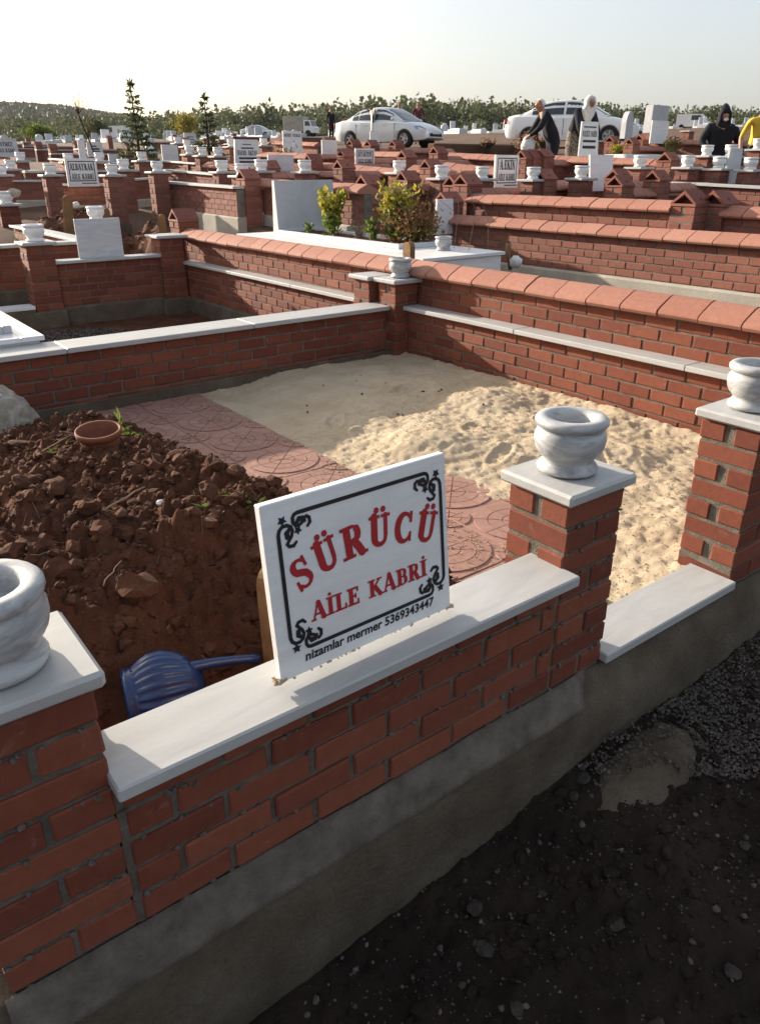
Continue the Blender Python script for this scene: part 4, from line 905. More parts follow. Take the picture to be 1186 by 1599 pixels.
FAR_WALLS=[
('X','led',3.215,12.435,1.075,4.057,12.435,1.064,'brick wall with white ledge carrying the ALBAYRAK plate'),
('X','led',2.884,14.021,1.116,3.433,14.021,1.110,'white-ledged brick wall left of the ALBAYRAK wall'),
('Y','led',3.698,16.670,1.290,3.698,14.707,1.218,'white-ledged side wall running back behind left end of ALBAYRAK wall'),
('Y','led',5.074,19.293,1.503,5.074,15.164,1.392,'thick white-topped side wall behind the ALBAYRAK plate'),
('X','led',9.581,41.366,2.321,11.282,41.366,2.316,'far white-topped wall left of the bare sapling, upper one'),
('X','led',7.473,31.854,1.952,8.571,31.854,1.941,'far white-topped wall left of the bare sapling, lower one'),
('X','led',4.360,12.290,1.140,4.694,12.290,1.156,'short white-ledged wall just right of the ALBAYRAK wall'),
('Y','led',4.474,11.549,1.118,4.474,8.877,1.080,'sunlit side wall with white ledge on tall concrete footing, facing the dirt mounds'),
('Y','led',5.499,13.685,1.278,5.499,11.521,1.215,'white-ledged side wall directly below the smaller spruce, nearer one'),
('Y','led',6.382,16.433,1.461,6.382,14.118,1.389,'white-ledged side wall right of the larger spruce with blank stone behind'),
('X','led',13.192,33.904,2.295,14.476,33.904,2.314,'far white-topped wall right of the larger spruce'),
('Y','cop',6.016,12.938,1.331,6.016,11.637,1.271,'short tile-coped wall ending at the black-lettered trapezoid headstone'),
('Y','cop',4.888,9.245,1.100,4.888,6.536,1.059,'tile-coped brick wall passing behind the big blank grey slab'),
('Y','cop',7.109,10.972,1.318,7.109,8.707,1.212,'tile-coped wall below the small framed plate under the silver car'),
('Y','cop',7.951,14.405,1.526,7.951,12.420,1.463,'tile-coped wall below the pale headstone under the grey truck'),
('Y','cop',11.965,22.991,2.002,11.965,20.965,1.908,'tile-coped wall behind the black-lettered trapezoid headstone'),
('Y','cop',11.764,20.351,1.928,11.764,18.028,1.834,'tile-coped wall behind the pale headstone under the grey truck'),
('Y','cop',9.212,12.160,1.512,9.212,11.020,1.490,'tile-coped wall below the rounded grey headstone by the silver car'),
('Y','cop',11.463,15.826,1.804,11.463,15.242,1.765,'short tile-coped wall at rear wheel of the silver car'),
('Y','cop',7.657,9.070,1.271,7.657,7.949,1.179,'tile-coped wall rising behind the flowering marble grave'),
('Y','cop',9.806,10.826,1.491,9.806,8.547,1.392,'long tile-coped wall below the tan bank between the two cars'),
('Y','cop',8.245,8.972,1.307,8.245,7.675,1.211,'tile-coped wall just behind the A.EKİN plate'),
('Y','cop',10.162,8.440,1.412,10.162,6.164,1.330,'tile-coped wall under the white grave slab of the woman in white scarf'),
('Y','cop',15.357,10.161,1.797,15.357,7.637,1.686,'tile-coped wall under the hand of the woman in black'),
('Y','led',9.128,5.858,1.144,9.128,4.081,1.092,'white-ledged wall behind the two gabled pillars at right'),
('Y','cop',14.361,10.292,1.723,14.361,9.841,1.666,'short tile-coped wall below the bonnet of the white car'),
('X','cop',6.841,7.252,1.064,9.294,7.252,1.045,'brick wall carrying the A.EKİN plate'),
('X','cop',5.365,9.913,1.163,6.392,9.913,1.172,'dark shaded wall above the big blank grey slab'),
('X','cop',8.223,12.613,1.465,9.227,12.613,1.493,'dark shaded wall left of the silver car rear wheel'),
]

far_n=0
def far_wall(kind,st,ax,ay,az,bx,by,bz,label):
    L=math.hypot(bx-ax,by-ay); L=max(L,.4); gz=min(T_at(ax,ay),T_at(bx,by)); zt=min(az,bz)+.0
    D=(ax-CAM[0])*FX+(ay-CAM[1])*FY
    rise=.036 if st=='led' else .03
    foot=.22 if D<13 else .12
    top=(az+bz)/2-rise; n=max(3,int((top-gz-foot)/COURSE)); n=min(n,5); z0=top-n*COURSE
    tilt=math.atan2(az-bz,L)
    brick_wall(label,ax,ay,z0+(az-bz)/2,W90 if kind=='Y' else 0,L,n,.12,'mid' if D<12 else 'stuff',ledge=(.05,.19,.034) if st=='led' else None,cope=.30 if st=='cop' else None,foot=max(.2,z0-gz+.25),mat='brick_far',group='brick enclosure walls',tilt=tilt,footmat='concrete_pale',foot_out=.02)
for q in FAR_WALLS: far_wall(*q)
for x,y,z,a,b in MARBLE_PILLARS:
    n=9; pillar(a,x-.12,y-.105,z-.04-n*COURSE,n,.24,.21,'marble','stuff','brick_far',foot=.5,over=.04)
    pot(b,x,y,z-.002,'marble',rng.uniform(.95,1.05),seg=14)
for x,y,z,a in GABLE_PILLARS:
    n=10; pillar(a,x-.12,y-.12,z-.14-n*COURSE,n,.24,.24,'gable','stuff','brick_far',foot=.5)
for i,(x,y,z,a,b) in enumerate(MARBLE_PILLARS):
    if x>6.4 or x<5.7 and (x-CAM[0])*FX+(y-CAM[1])*FY<13.5: continue
    L=rng.uniform(.9,1.5); gz=T_at(x-.6,y); top=z-.20; n=max(3,int((top-gz-.1)/COURSE))
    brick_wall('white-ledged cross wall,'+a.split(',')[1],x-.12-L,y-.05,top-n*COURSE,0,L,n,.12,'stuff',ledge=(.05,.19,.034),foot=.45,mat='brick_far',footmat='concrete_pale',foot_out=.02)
for i,(x,y,z,a) in enumerate(GABLE_PILLARS):
    L=rng.uniform(1.0,1.6); gz=T_at(x+.6,y); top=z-.26; n=max(3,int((top-gz-.1)/COURSE))
    brick_wall('tile-coped cross wall,'+a.split(',')[1],x+.12,y-.05,top-n*COURSE,0,L,n,.12,'stuff',cope=.28,foot=.45,mat='brick_far',footmat='concrete_pale',foot_out=.02)
# two big coped walls at right with their gabled pillars
brick_wall('near long tile-coped wall at right, on a pale concrete footing',5.75,6.0,.35,W90,4.6,5,.14,cope=.29,foot=.32,mat='brick_far',footmat='concrete_pale')
brick_wall('upper tile-coped wall between two gabled pillars at right',6.10,6.05,.43,W90,2.75,7,.14,cope=.29,mat='brick_far',foot=.3,footmat='concrete_pale')
brick_wall('tile-coped wall cut by the right edge, beginning at a gabled pillar',6.30,2.92,.40,W90,1.6,7,.14,cope=.29,mat='brick_far',foot=.3,footmat='concrete_pale')
pillar('gabled brick pillar at left end of the near long tile-coped wall',5.72,6.02,.28,9,.25,.25,'gable',mat='brick_far',foot=.4)
pillar('gabled brick pillar at left end of the upper tile-coped wall',6.06,6.06,.40,10,.25,.25,'gable',mat='brick_far',foot=.4)
pillar('left one of the two large gabled pillars at right',6.06,3.06,.28,10,.25,.25,'gable',mat='brick_far',foot=.4)
pillar('right one of the two large gabled pillars at right',6.26,2.90,.28,10,.25,.25,'gable',mat='brick_far',foot=.4)
pillar('gabled brick pillar between the big blank grey slab and the shrubs',5.1,6.72,.12,11,.25,.25,'gable',mat='brick_far',foot=.4)
brick_wall('cross wall closing the plot behind the flowering marble grave',3.4,7.78,.02,0,2.4,6,.12,mode='stuff',cope=.28,mat='brick_far',foot=.3,footmat='concrete_pale')
# marble grave with shrubs behind the long coped wall
marble_grave('long white marble grave planted with yellow-green shrubs behind the coped wall',3.62,4.60,3.98,7.3,.62,0,3.95,4.50,4.72,7.0)
t=thing('headstone','big blank grey slab headstone standing on the planted marble grave','headstone',(4.40,7.05,.62)); m=MB(); m.prism([(-.06,0),(.06,0),(.035,.56),(-.01,.56)],0,-.40,.40); m.obj('stone_slab',MAT['grey_stone'],t)
for v in t.children: 
    pass
pot('grey marble pot on near end of the planted marble grave',4.22,4.40,.62,s=.85)
marker('rounded wooden plank end peeking over the long coped wall',3.30,3.78,.36,.42,.09,.05,1.57)
def shrub(label,x,y,z,h,r,mats,n,stems=7,leaf=.05,name='shrub',dens=.5):
    t=thing(name,label,'shrub',(x,y,z)); m=MB(); tips=[]
    for k in range(stems):
        a=rng.random()*6.28; q=r*rng.uniform(.2,1); tip=(q*math.cos(a),q*math.sin(a),h*rng.uniform(.6,1)); mid=(tip[0]*.4+rng.normal()*.02,tip[1]*.4+rng.normal()*.02,tip[2]*.55)
        m.tube([(0,0,-.03),mid,tip],[.008,.006,.003],5); tips.append((mid,tip))
    m.obj('stem',MAT['twig'],t)
    for mat,frac,lo,hi in mats:
        C=[];N=[]
        for i in range(int(n*frac)):
            mid,tip=tips[rng.integers(stems)]; s=lo+(hi-lo)*rng.random(); p=np.array([0,0,0])*(1-s)+np.array(tip)*s if s<.5 else np.array(mid)*(1-(s-.5)*2)+np.array(tip)*(s-.5)*2
            C.append(p+rng.normal(size=3)*r*.22); N.append((rng.normal(),rng.normal(),abs(rng.normal())*.8+.3))
        cards(C,N,rng.uniform(leaf*.7,leaf*1.3,len(C)),leaf*.5,MAT[mat],'foliage',t)
    return t
shrub('upright yellow-topped shrub just right of the big blank grey slab',4.05,5.95,.62,.46,.14,[('leaf_green',.5,.2,.75),('leaf_yg',.5,.6,1.05)],800,8,.06)
shrub('silvery leafless twiggy plant between the two yellow shrubs',4.15,5.62,.62,.20,.16,[('twig',1,.5,1)],60,14,.03)
shrub('tall yellow-green shrub in middle of the planted marble grave',4.27,5.15,.62,.55,.18,[('leaf_green',.5,.15,.75),('leaf_yg',.5,.55,1.05)],850,11,.06)
shrub('low rusty brown dried bush at near end of the planted grave',4.30,4.92,.62,.32,.30,[('leaf_rust',.8,.3,1),('leaf_green',.25,.1,.6)],1500,16,.045)
shrub('small green seedling at foot of the big blank grey slab',4.06,6.45,.62,.16,.06,[('leaf_green',1,.3,1)],60,3,.05)
shrub('small green shrub below the gabled pillar on planted grave',4.08,5.28,.62,.24,.08,[('leaf_green',1,.3,1)],120,4,.055)
t=thing('dry_plant','tall thin dry brown stems standing among the shrubs','plant',(4.4,5.0,.6))
for i in range(16):
    x,y=rng.normal()*.15,rng.normal()*.3; h=rng.uniform(.3,.62); m=MB(); m.tube([(x,y,0),(x+rng.normal()*.03,y+rng.normal()*.03,h*.6),(x+rng.normal()*.08,y+rng.normal()*.08,h)],[.004,.003,.0015],4); m.obj('stem',MAT['twig'],t)
plate('white marble plate leaning behind the tall yellow-green shrub',5.62,5.95,.62,.30,.36,(),.03,'marble')
# stick and gloves at the corner of the grave
m=MB(); m.tube([(4.72,4.02,.45),(4.66,4.02,.68)],.018,8); tag(m.obj('wooden_stick',MAT['wood'],None,True),'short wooden stick at the near corner of the planted marble grave','stick')
V,Fc=rock_variants(2,8,.16)[2]; V=V*np.array([.05,.07,.09]); o=ob('glove',mk('glove',V,Fc,MAT['white_cloth'],True),None,(4.72,3.96,.52)); tag(o,'pale cloth work glove drooping beside the wooden stick','glove')
# red paving behind
tag(ob('terrace',mk('terrace',*cbox_data(1.5,1.6,.06,.005),MAT['paver']),None,(4.1,8.75,.30)),kind='structure')
# ---------------------------------------------------------------- left middle ground
brick_wall('white-ledged wall seen beyond the tall potted pillar at left',-.6,8.0,.12,0,2.75,6,.13,'mid',ledge=(.05,.20,.032),foot=.35,mat='brick')
brick_wall('white-ledged side wall running away behind the blank grey plate',2.05,10.9,.135,W90,2.9,6,.12,'mid',ledge=(.05,.20,.032),foot=.3,mat='brick')
pillar('potted pillar partly hidden behind the blank grey plate',2.28,8.28,.09,9,.25,.24,'marble','parts','brick',foot=.3,over=.05)
pot('white marble pot seen just above the blank grey plate',2.40,8.40,.758,'marble',1.05)
pillar('potted pillar with a plastic bag at left edge',2.05,11.5,.17,9,.27,.24,'marble','stuff','brick',foot=.4,over=.05)
pot('white marble pot holding a plastic bag at left edge',2.19,11.62,.838,'marble',1.15)
V,Fc=rock_variants(2,8,.16)[4]; o=ob('plastic_bag',mk('plastic_bag',V*np.array([.10,.07,.09]),Fc,MAT['sack'],True),None,(2.30,11.58,.98)); tag(o,'crumpled white plastic bag stuffed beside the left edge pot','bag')
def small_mound(label,cx,cy,rx,ry,h,zb,name='soil_mound'):
    xs_=np.linspace(-1.2,1.2,60)*rx; ys_=np.linspace(-1.2,1.2,60)*ry; X,Y=np.meshgrid(xs_,ys_); d=1-np.sqrt((X/rx)**2+(Y/ry)**2)+.25*fbm(X+cx,Y+cy,2,3)
    Z=h*smst(0,.6,d)*(1+.5*fbm(X+cx,Y+cy,4,4))+.05*fbm(X+cx,Y+cy,11,3)*smst(0,.3,d)-.15*smst(.05,-.15,d)
    o=tag(ob(name,grid_mesh(name,xs_,ys_,Z,MAT['soil']),None,(cx,cy,zb)),label,'mound','earth mounds'); o['kind']='thing'
    P=[];S=[]
    for i in range(420):
        a=rng.integers(5,55);b=rng.integers(5,55)
        if Z[b,a]>.02: P.append((xs_[a]+cx,ys_[b]+cy,Z[b,a]+zb)); S.append(.012*(1+rng.pareto(2.2)) if rng.random()<.97 else .06)
    tag(scatter('soil_clods',P,np.minimum(S,.07),MAT['clod']),'brown clods on '+label,'soil')
small_mound('brown earth mound right of the blank grey plate',3.45,9.0,.75,1.1,.42,.16)
small_mound('brown earth mound left of the blank grey plate, with litter on it',2.85,10.5,.85,.9,.34,.36)
marker('tallest rounded wooden marker on the left earth mound',2.40,9.6,.42,.57,.15,.03,.5,.03,.12)
marker('dim rounded wooden marker in shade right of the tallest one',3.03,9.9,.35,.46,.12,.03,.5)
marker('rounded wooden marker in front of the right earth mound',3.27,8.6,.30,.48,.11,.03,.5)
V,Fc=rock_variants(2,8,.16)[1]
for (x,y,z,l) in ((2.55,10.0,.86,'white plastic scrap on left earth mound, left one'),(2.66,9.95,.86,'white plastic scrap on left earth mound, right one')):
    tag(ob('plastic_scrap',mk('plastic_scrap',V*np.array([.05,.04,.06]),Fc,MAT['white_cloth'],True),None,(x,y,z)),l,'litter','plastic scraps')
# ---------------------------------------------------------------- plates and headstones further off
AK=('AİLE KABRİ',.14,.86,.22,.20)
plate('framed marble plate reading ALBAYRAK AİLE KABRİ on a far wall',3.48,12.06,1.06,.48,.385,[('ALBAYRAK',.12,.88,.56,.24),AK,('',.45,.92,.075,.035)],0,'marble',border=True)
plate('framed marble plate reading A.EKİN AİLE KABRİ on a brick wall',7.43,6.75,1.06,.44,.40,[('A.EKİN',.18,.84,.56,.28),AK,('',.42,.95,.07,.035)],0,'marble',border=True)
plate('small framed marble plate reading KIYAKTEPE AİLE KABRİ below the silver car',8.08,10.84,1.32,.42,.29,[('KIYAKTEPE',.14,.86,.56,.24),AK],0,'marble',border=True)
plate('grey lettered plate at left edge of the photo above the far walls',4.85,22.3,1.58,.60,.42,[('YETMEZ',.2,.8,.56,.22),AK],0,'marble_slab')
plate('slim white slab leaning beside the small script plate',7.06,23.04,1.55,.20,.45,(),0,'marble',name='headstone',cat='headstone')
plate('small plate with black script marks near the bare sapling',6.28,19.63,1.56,.38,.31,[('',.35,.6,.72,.09),('',.3,.75,.52,.12),('',.4,.8,.36,.08),('',.3,.6,.22,.06)],0,'marble_slab')
plate('blank grey slab right of the ALBAYRAK plate, left of the larger spruce',5.32,15.5,1.28,.36,.28,(),0,'marble_slab',name='headstone',cat='headstone')
plate('blank grey square slab right of the larger spruce',6.98,16.73,1.45,.38,.32,(),0,'marble_slab',name='headstone',cat='headstone')
plate('pale patterned headstone left of the smaller spruce top walls',12.05,26.63,1.98,.46,.42,[('',.25,.75,.7,.06),('',.2,.8,.5,.06),('',.25,.75,.3,.06)],0,'marble_slab',name='headstone',cat='headstone')
plate('white trapezoid headstone covered in black lettering',8.0,15.0,1.33,.66,.52,[('',.35,.65,.82,.03),('',.3,.72,.68,.05),('HASAN',.14,.46,.42,.17),('AKTAŞ',.52,.86,.42,.17),('',.2,.8,.3,.07),('',.2,.84,.16,.07)],.05,'marble',.05,name='headstone',cat='headstone')
plate('pale headstone with one dark line of lettering under the grey truck',11.12,18.22,1.62,.62,.56,[('MEHMET',.1,.45,.76,.12),('YILMAZ',.52,.92,.76,.12)],.02,'marble',.04,name='headstone',cat='headstone')
plate('blank white slab with small pot before it left of the silver car',9.64,14.27,1.52,.40,.33,(),0,'marble',name='headstone',cat='headstone')
pot('small white pot in front of the blank slab left of the silver car',9.66,14.1,1.51,'marble',.7,seg=14)
plate('blank white slab standing above the dark shaded wall',6.01,10.25,1.15,.46,.34,(),0,'marble_slab',name='headstone',cat='headstone')
plate('rounded grey headstone in front of the silver car door',11.87,15.49,1.60,.34,.27,(),0,'grey_stone',name='headstone',cat='headstone',round_top=True)
plate('cream slab against the side of the silver car',16.1,21.2,1.95,.36,.42,(),0,'marble',name='headstone',cat='headstone')
plate('leaning blank white slab right of the A.EKİN plate',8.28,5.83,1.04,.44,.42,(),-.02,'marble',.1,name='headstone',cat='headstone')
plate('white headstone with black lettering before the white car',12.78,9.69,1.52,.60,.60,[('',.2,.8,.84,.04),('HALİLE',.14,.5,.56,.16),('ŞAHİN',.54,.88,.56,.16),('',.2,.8,.42,.07),('',.2,.8,.24,.09)],.05,'marble',.05,name='headstone',cat='headstone')
plate('tall narrow blank slab between two pots at right',9.98,4.98,1.12,.34,.42,(),.01,'marble_slab',name='headstone',cat='headstone')
plate('white slab front of the big tomb left of the woman in black',15.08,9.69,1.78,.60,.42,(),0,'marble',name='headstone',cat='headstone')
plate('big grey block tomb rising behind the white slab at right',21.57,14.17,2.25,.85,.72,(),.02,'grey_stone',name='headstone',cat='headstone',th=.25)
plate('grey mourner-shaped stone beside the bonnet of the white car',17.3,12.1,1.95,.30,.62,(),.05,'grey_stone',name='headstone',cat='headstone',round_top=True,th=.15)
t=thing('grave_slab','long white grave slab at foot of the black-lettered headstone by white car','grave',(13.2,8.6,1.40)); MB().box((0,0,.06),(2.0,.5,.12),.01).obj('top_slab',MAT['marble'],t); MB().box((0,0,-.25),(1.9,.45,.5),.01).obj('side_panel',MAT['marble'],t)
t=thing('retaining_wall','tan earth-coloured low concrete bank between the two cars','wall',(16.0,15.8,1.2)); MB().box((.2,0,.3),(4.6,.3,.75),.03).obj('wall_body',MAT['earth'],t)
shrub('pink and green flower bunch on white grave slab at right',13.7,8.4,1.52,.28,.16,[('leaf_green',.7,.3,1),('leaf_red',.3,.6,1)],160,6,.07)
shrub('small round green bush right of the black-lettered headstone by white car',13.55,9.6,1.50,.22,.14,[('leaf_yg',1,.4,1)],180,7,.06)
shrub('dark red dry plants behind the shaded wall',6.3,9.8,1.02,.2,.2,[('leaf_red',1,.3,1)],260,10,.05)
shrub('brown dried plants around black-lettered trapezoid headstone',9.2,15.6,1.3,.38,.4,[('leaf_rust',1,.3,1)],420,12,.07)
shrub('dry brown plants on the tan bank',16.9,15.2,1.62,.4,.5,[('leaf_rust',1,.2,1)],420,14,.08)
for x,y,l in ((15.6,15.4,'dark urn planter at left on the tan bank'),(16.6,14.3,'dark urn planter at right on the tan bank')):
    z=T_at(x,y); t=thing('urn_planter',l,'planter',(x,y,z-.1),group='urn planters'); m=MB(); m.lathe([(.10,0),(.08,.2),(.05,.3),(.10,.38),(.20,.47),(.22,.5),(.18,.5),(0,.45)],16,cap=False); m.obj('urn_bowl',MAT['bark'],t,True)
    C=rng.normal(size=(60,3))*np.array([.12,.12,.05])+np.array([0,0,.52]); cards(C,rng.normal(size=(60,3)),.10,.04,MAT['leaf_rust'],'foliage',t)
# hundreds of distant graves
gm=[]
for i in range(6):
    m=MB(); wd=.55+.1*rng.random(); h=.5+.35*rng.random(); 
    if i%3==0: m.box((0,.45,h/2),(wd,.10,h),.02); m.box((0,-.2,.12),(.75,1.4,.24),.01)
    elif i%3==1: m.box((0,.6,h*.62),(wd*.8,.12,h*1.24),.03); m.box((0,-.1,.17),(.8,1.6,.34),.01); m.box((0,-.1,.36),(.5,1.2,.08),.01)
    else: m.prism([(-wd/2,0),(wd/2,0),(wd/2,h*.7)]+[(wd/2*math.cos(q),h*.7+h*.3*math.sin(q)) for q in np.linspace(.3,2.84,6)]+[(-wd/2,h*.7)],1,.3,.42); m.box((0,-.3,.1),(.7,1.2,.2),.01)
    gm.append(m)
gmesh=[[m.mesh('distant_grave',MAT[k]) for k in ('marble','marble_slab','grey_stone')] for m in gm]
cnt=0
while cnt<200:
    D=58*math.exp(rng.random()*1.05) ; s=rng.uniform(-.56,.56); L_=s*D; x=CAM[0]+D*FX+L_*FY; y=CAM[1]+D*FY-L_*FX
    if D<62 and (abs(s-.03)<.14 or abs(s-.26)<.12): continue
    z=T_at(x,y); gi=int(rng.integers(6)); gk=int(rng.choice(3,p=[.36,.38,.26])); o=ob('distant_grave',gmesh[gi][gk],None,(x,y,z-.03),(0,0,rng.normal()*.15+rng.integers(2)*0)); k=rng.uniform(.75,1.1); o.scale=(k,k,k)
    tag(o,'small distant '+('white','grey-veined','plain grey')[gk]+' grave with '+('upright slab','tall block','round-topped stone')[gi%3]+(' behind the far left walls' if s<-.3 else ' far behind the two spruces' if s<-.12 else ' near the silver car' if s<.12 else ' between the two cars' if s<.22 else ' near the white car' if s<.36 else ' behind the woman in black'),'grave','distant graves below the wood'); cnt+=1
for i in range(46):   # far brick enclosures among the graves
    D=22+26*rng.random(); s=rng.uniform(-.5,.5); L_=s*D; x=CAM[0]+D*FX+L_*FY; y=CAM[1]+D*FY-L_*FX
    if D>24 and (abs(s-.03)<.12 or abs(s-.26)<.12): continue
    z=T_at(x,y); 
    o=pillar('distant brick pillar '+('behind the far left walls' if s<-.3 else 'far behind the two spruces' if s<-.12 else 'near the silver car' if s<.12 else 'between the two cars' if s<.22 else 'near the white car' if s<.36 else 'behind the woman in black'),x,y,z-.1,9,.24,.24,'gable' if rng.random()<.5 else 'marble','stuff','brick_far',group='distant brick pillars')
    if i%2==0:
        t=brick_wall('distant low white-topped brick wall '+('behind the far left walls' if s<-.3 else 'far behind the two spruces' if s<-.12 else 'near the silver car' if s<.12 else 'between the two cars' if s<.22 else 'near the white car' if s<.36 else 'behind the woman in black'),x,y,z-.05,W90 if rng.random()<.6 else 0,2.3,6,.12,'stuff',cope=None,ledge=(.06,.24,.04),mat='brick_far',group='distant low brick walls',foot=.3)
# ------------------------------------------------------------------ trees
def spruce(label,x,y,h,r,n=26):
    z=T_at(x,y)-.05; t=thing('spruce_tree',label,'tree',(x,y,z),group='young spruces'); m=MB(); m.tube([(0,0,0),(.01,0,h*.5),(0,.01,h*.97)],[.045,.028,.006],7); m.obj('trunk',MAT['bark'],t); C=[];N=[]; bm_=MB()
    for k in range(n):
        f=k/(n-1); zz=h*(.05+.92*f); R=r*(1-f)**.85*rng.uniform(.85,1.1)+.03
        for j in range(int(10-4*f)):
            a=rng.random()*6.28; Rb=R*rng.uniform(.7,1.1); dr=.10-.22*f; tip=np.array([Rb*math.cos(a),Rb*math.sin(a),zz-Rb*dr+Rb*.25*f])
            bm_.tube([(0,0,zz),tuple(tip*.6+np.array([0,0,zz*.4])*1),tuple(tip)],[.008,.005,.002],4)
            q=max(5,int(22*Rb/r))
            for i in range(q):
                s=rng.uniform(.15,1.05); p=np.array([0,0,zz])*(1-s)+tip*s; d=np.array([math.cos(a),math.sin(a),-.1])+rng.normal(size=3)*.6; C.append(p); N.append(d)
    for i in range(16): C.append((0,0,h*(.93+.06*rng.random()))); N.append((rng.normal()*.4,rng.normal()*.4,1))
    bm_.obj('branch',MAT['bark'],t,kind='stuff'); cards(C,N,rng.uniform(.06,.12,len(C)),.035,MAT['needle'],'foliage',t,kind='stuff')
spruce('larger dark spruce standing among the brick walls at left',5.36,14.45,1.95,.47,19)
spruce('smaller slimmer spruce left of the black-lettered headstone',6.87,14.55,1.7,.38,16)
def sapling():
    t=thing('sapling','bare thin sapling with a few leaves left of the spruces','tree',(5.45,17.1,T_at(5.45,17.1)-.05)); m=MB(); base=np.array([0,0,0]); top=np.array([-.33,-.25,1.62])
    tr=[tuple(top*s+np.array([.05*math.sin(s*5),0,0])) for s in np.linspace(0,1,8)]; m.tube(tr,[.022,.02,.018,.016,.014,.011,.008,.004],6); m.obj('trunk',MAT['bark'],t); b=MB(); C=[];N=[]
    for k in range(26):
        s=rng.uniform(.58,1); p=np.array(tr[min(7,int(s*7))]); d=np.array([rng.normal()*.17,rng.normal()*.17,.22+.2*rng.random()]); e=p+d; b.tube([tuple(p),tuple(p+d*.5+rng.normal(size=3)*.02),tuple(e)],[.006,.004,.002],4)
        for i in range(2):
            q=rng.uniform(.4,1.1); C.append(p+d*q+rng.normal(size=3)*.03); N.append(rng.normal(size=3))
    b.obj('branch',MAT['bark'],t); cards(C,N,.05,.03,MAT['leaf_rust'],'foliage',t)
sapling()
def round_tree(label,x,y,h,r,mat,n=1300,name='leafy_tree',group='round trees before the wood'):
    z=T_at(x,y); t=thing(name,label,'tree',(x,y,z),group=group); m=MB(); m.tube([(0,0,-.1),(.05,0,h*.4),(0,.1,h*.8)],[.12,.09,.03],6)
    for k in range(5): a=k*1.26; m.tube([(0,0,h*.35),(r*.5*math.cos(a),r*.5*math.sin(a),h*.65)],[.05,.015],5)
    m.obj('trunk',MAT['bark'],t); d=rng.normal(size=(n,3)); d/=np.linalg.norm(d,axis=1)[:,None]; q=rng.random(n)**.35
    lob=1+.3*np.sin(d[:,0]*5+d[:,2]*4)+.2*np.sin(d[:,1]*7); C=d*(q*lob)[:,None]*np.array([r,r,h*.38])+np.array([0,0,h*.58]); cards(C,rng.normal(size=(n,3)),r*.17,r*.12,MAT[mat],'crown',t,kind='stuff')
round_tree('bright yellow autumn tree behind the smaller spruce',29.1,64.2,2.1,1.05,'yellow_leaf')
round_tree('low pale green tree behind the bare sapling',19.5,72,1.5,1.2,'leaf_green')
round_tree('dull green tree right of the far van',27,80,2.2,1.2,'forest')
round_tree('rusty low tree behind the grey truck',47,66,1.5,1.0,'leaf_rust')
round_tree('green tree left of the far cars',33,75,2.2,1.1,'forest')
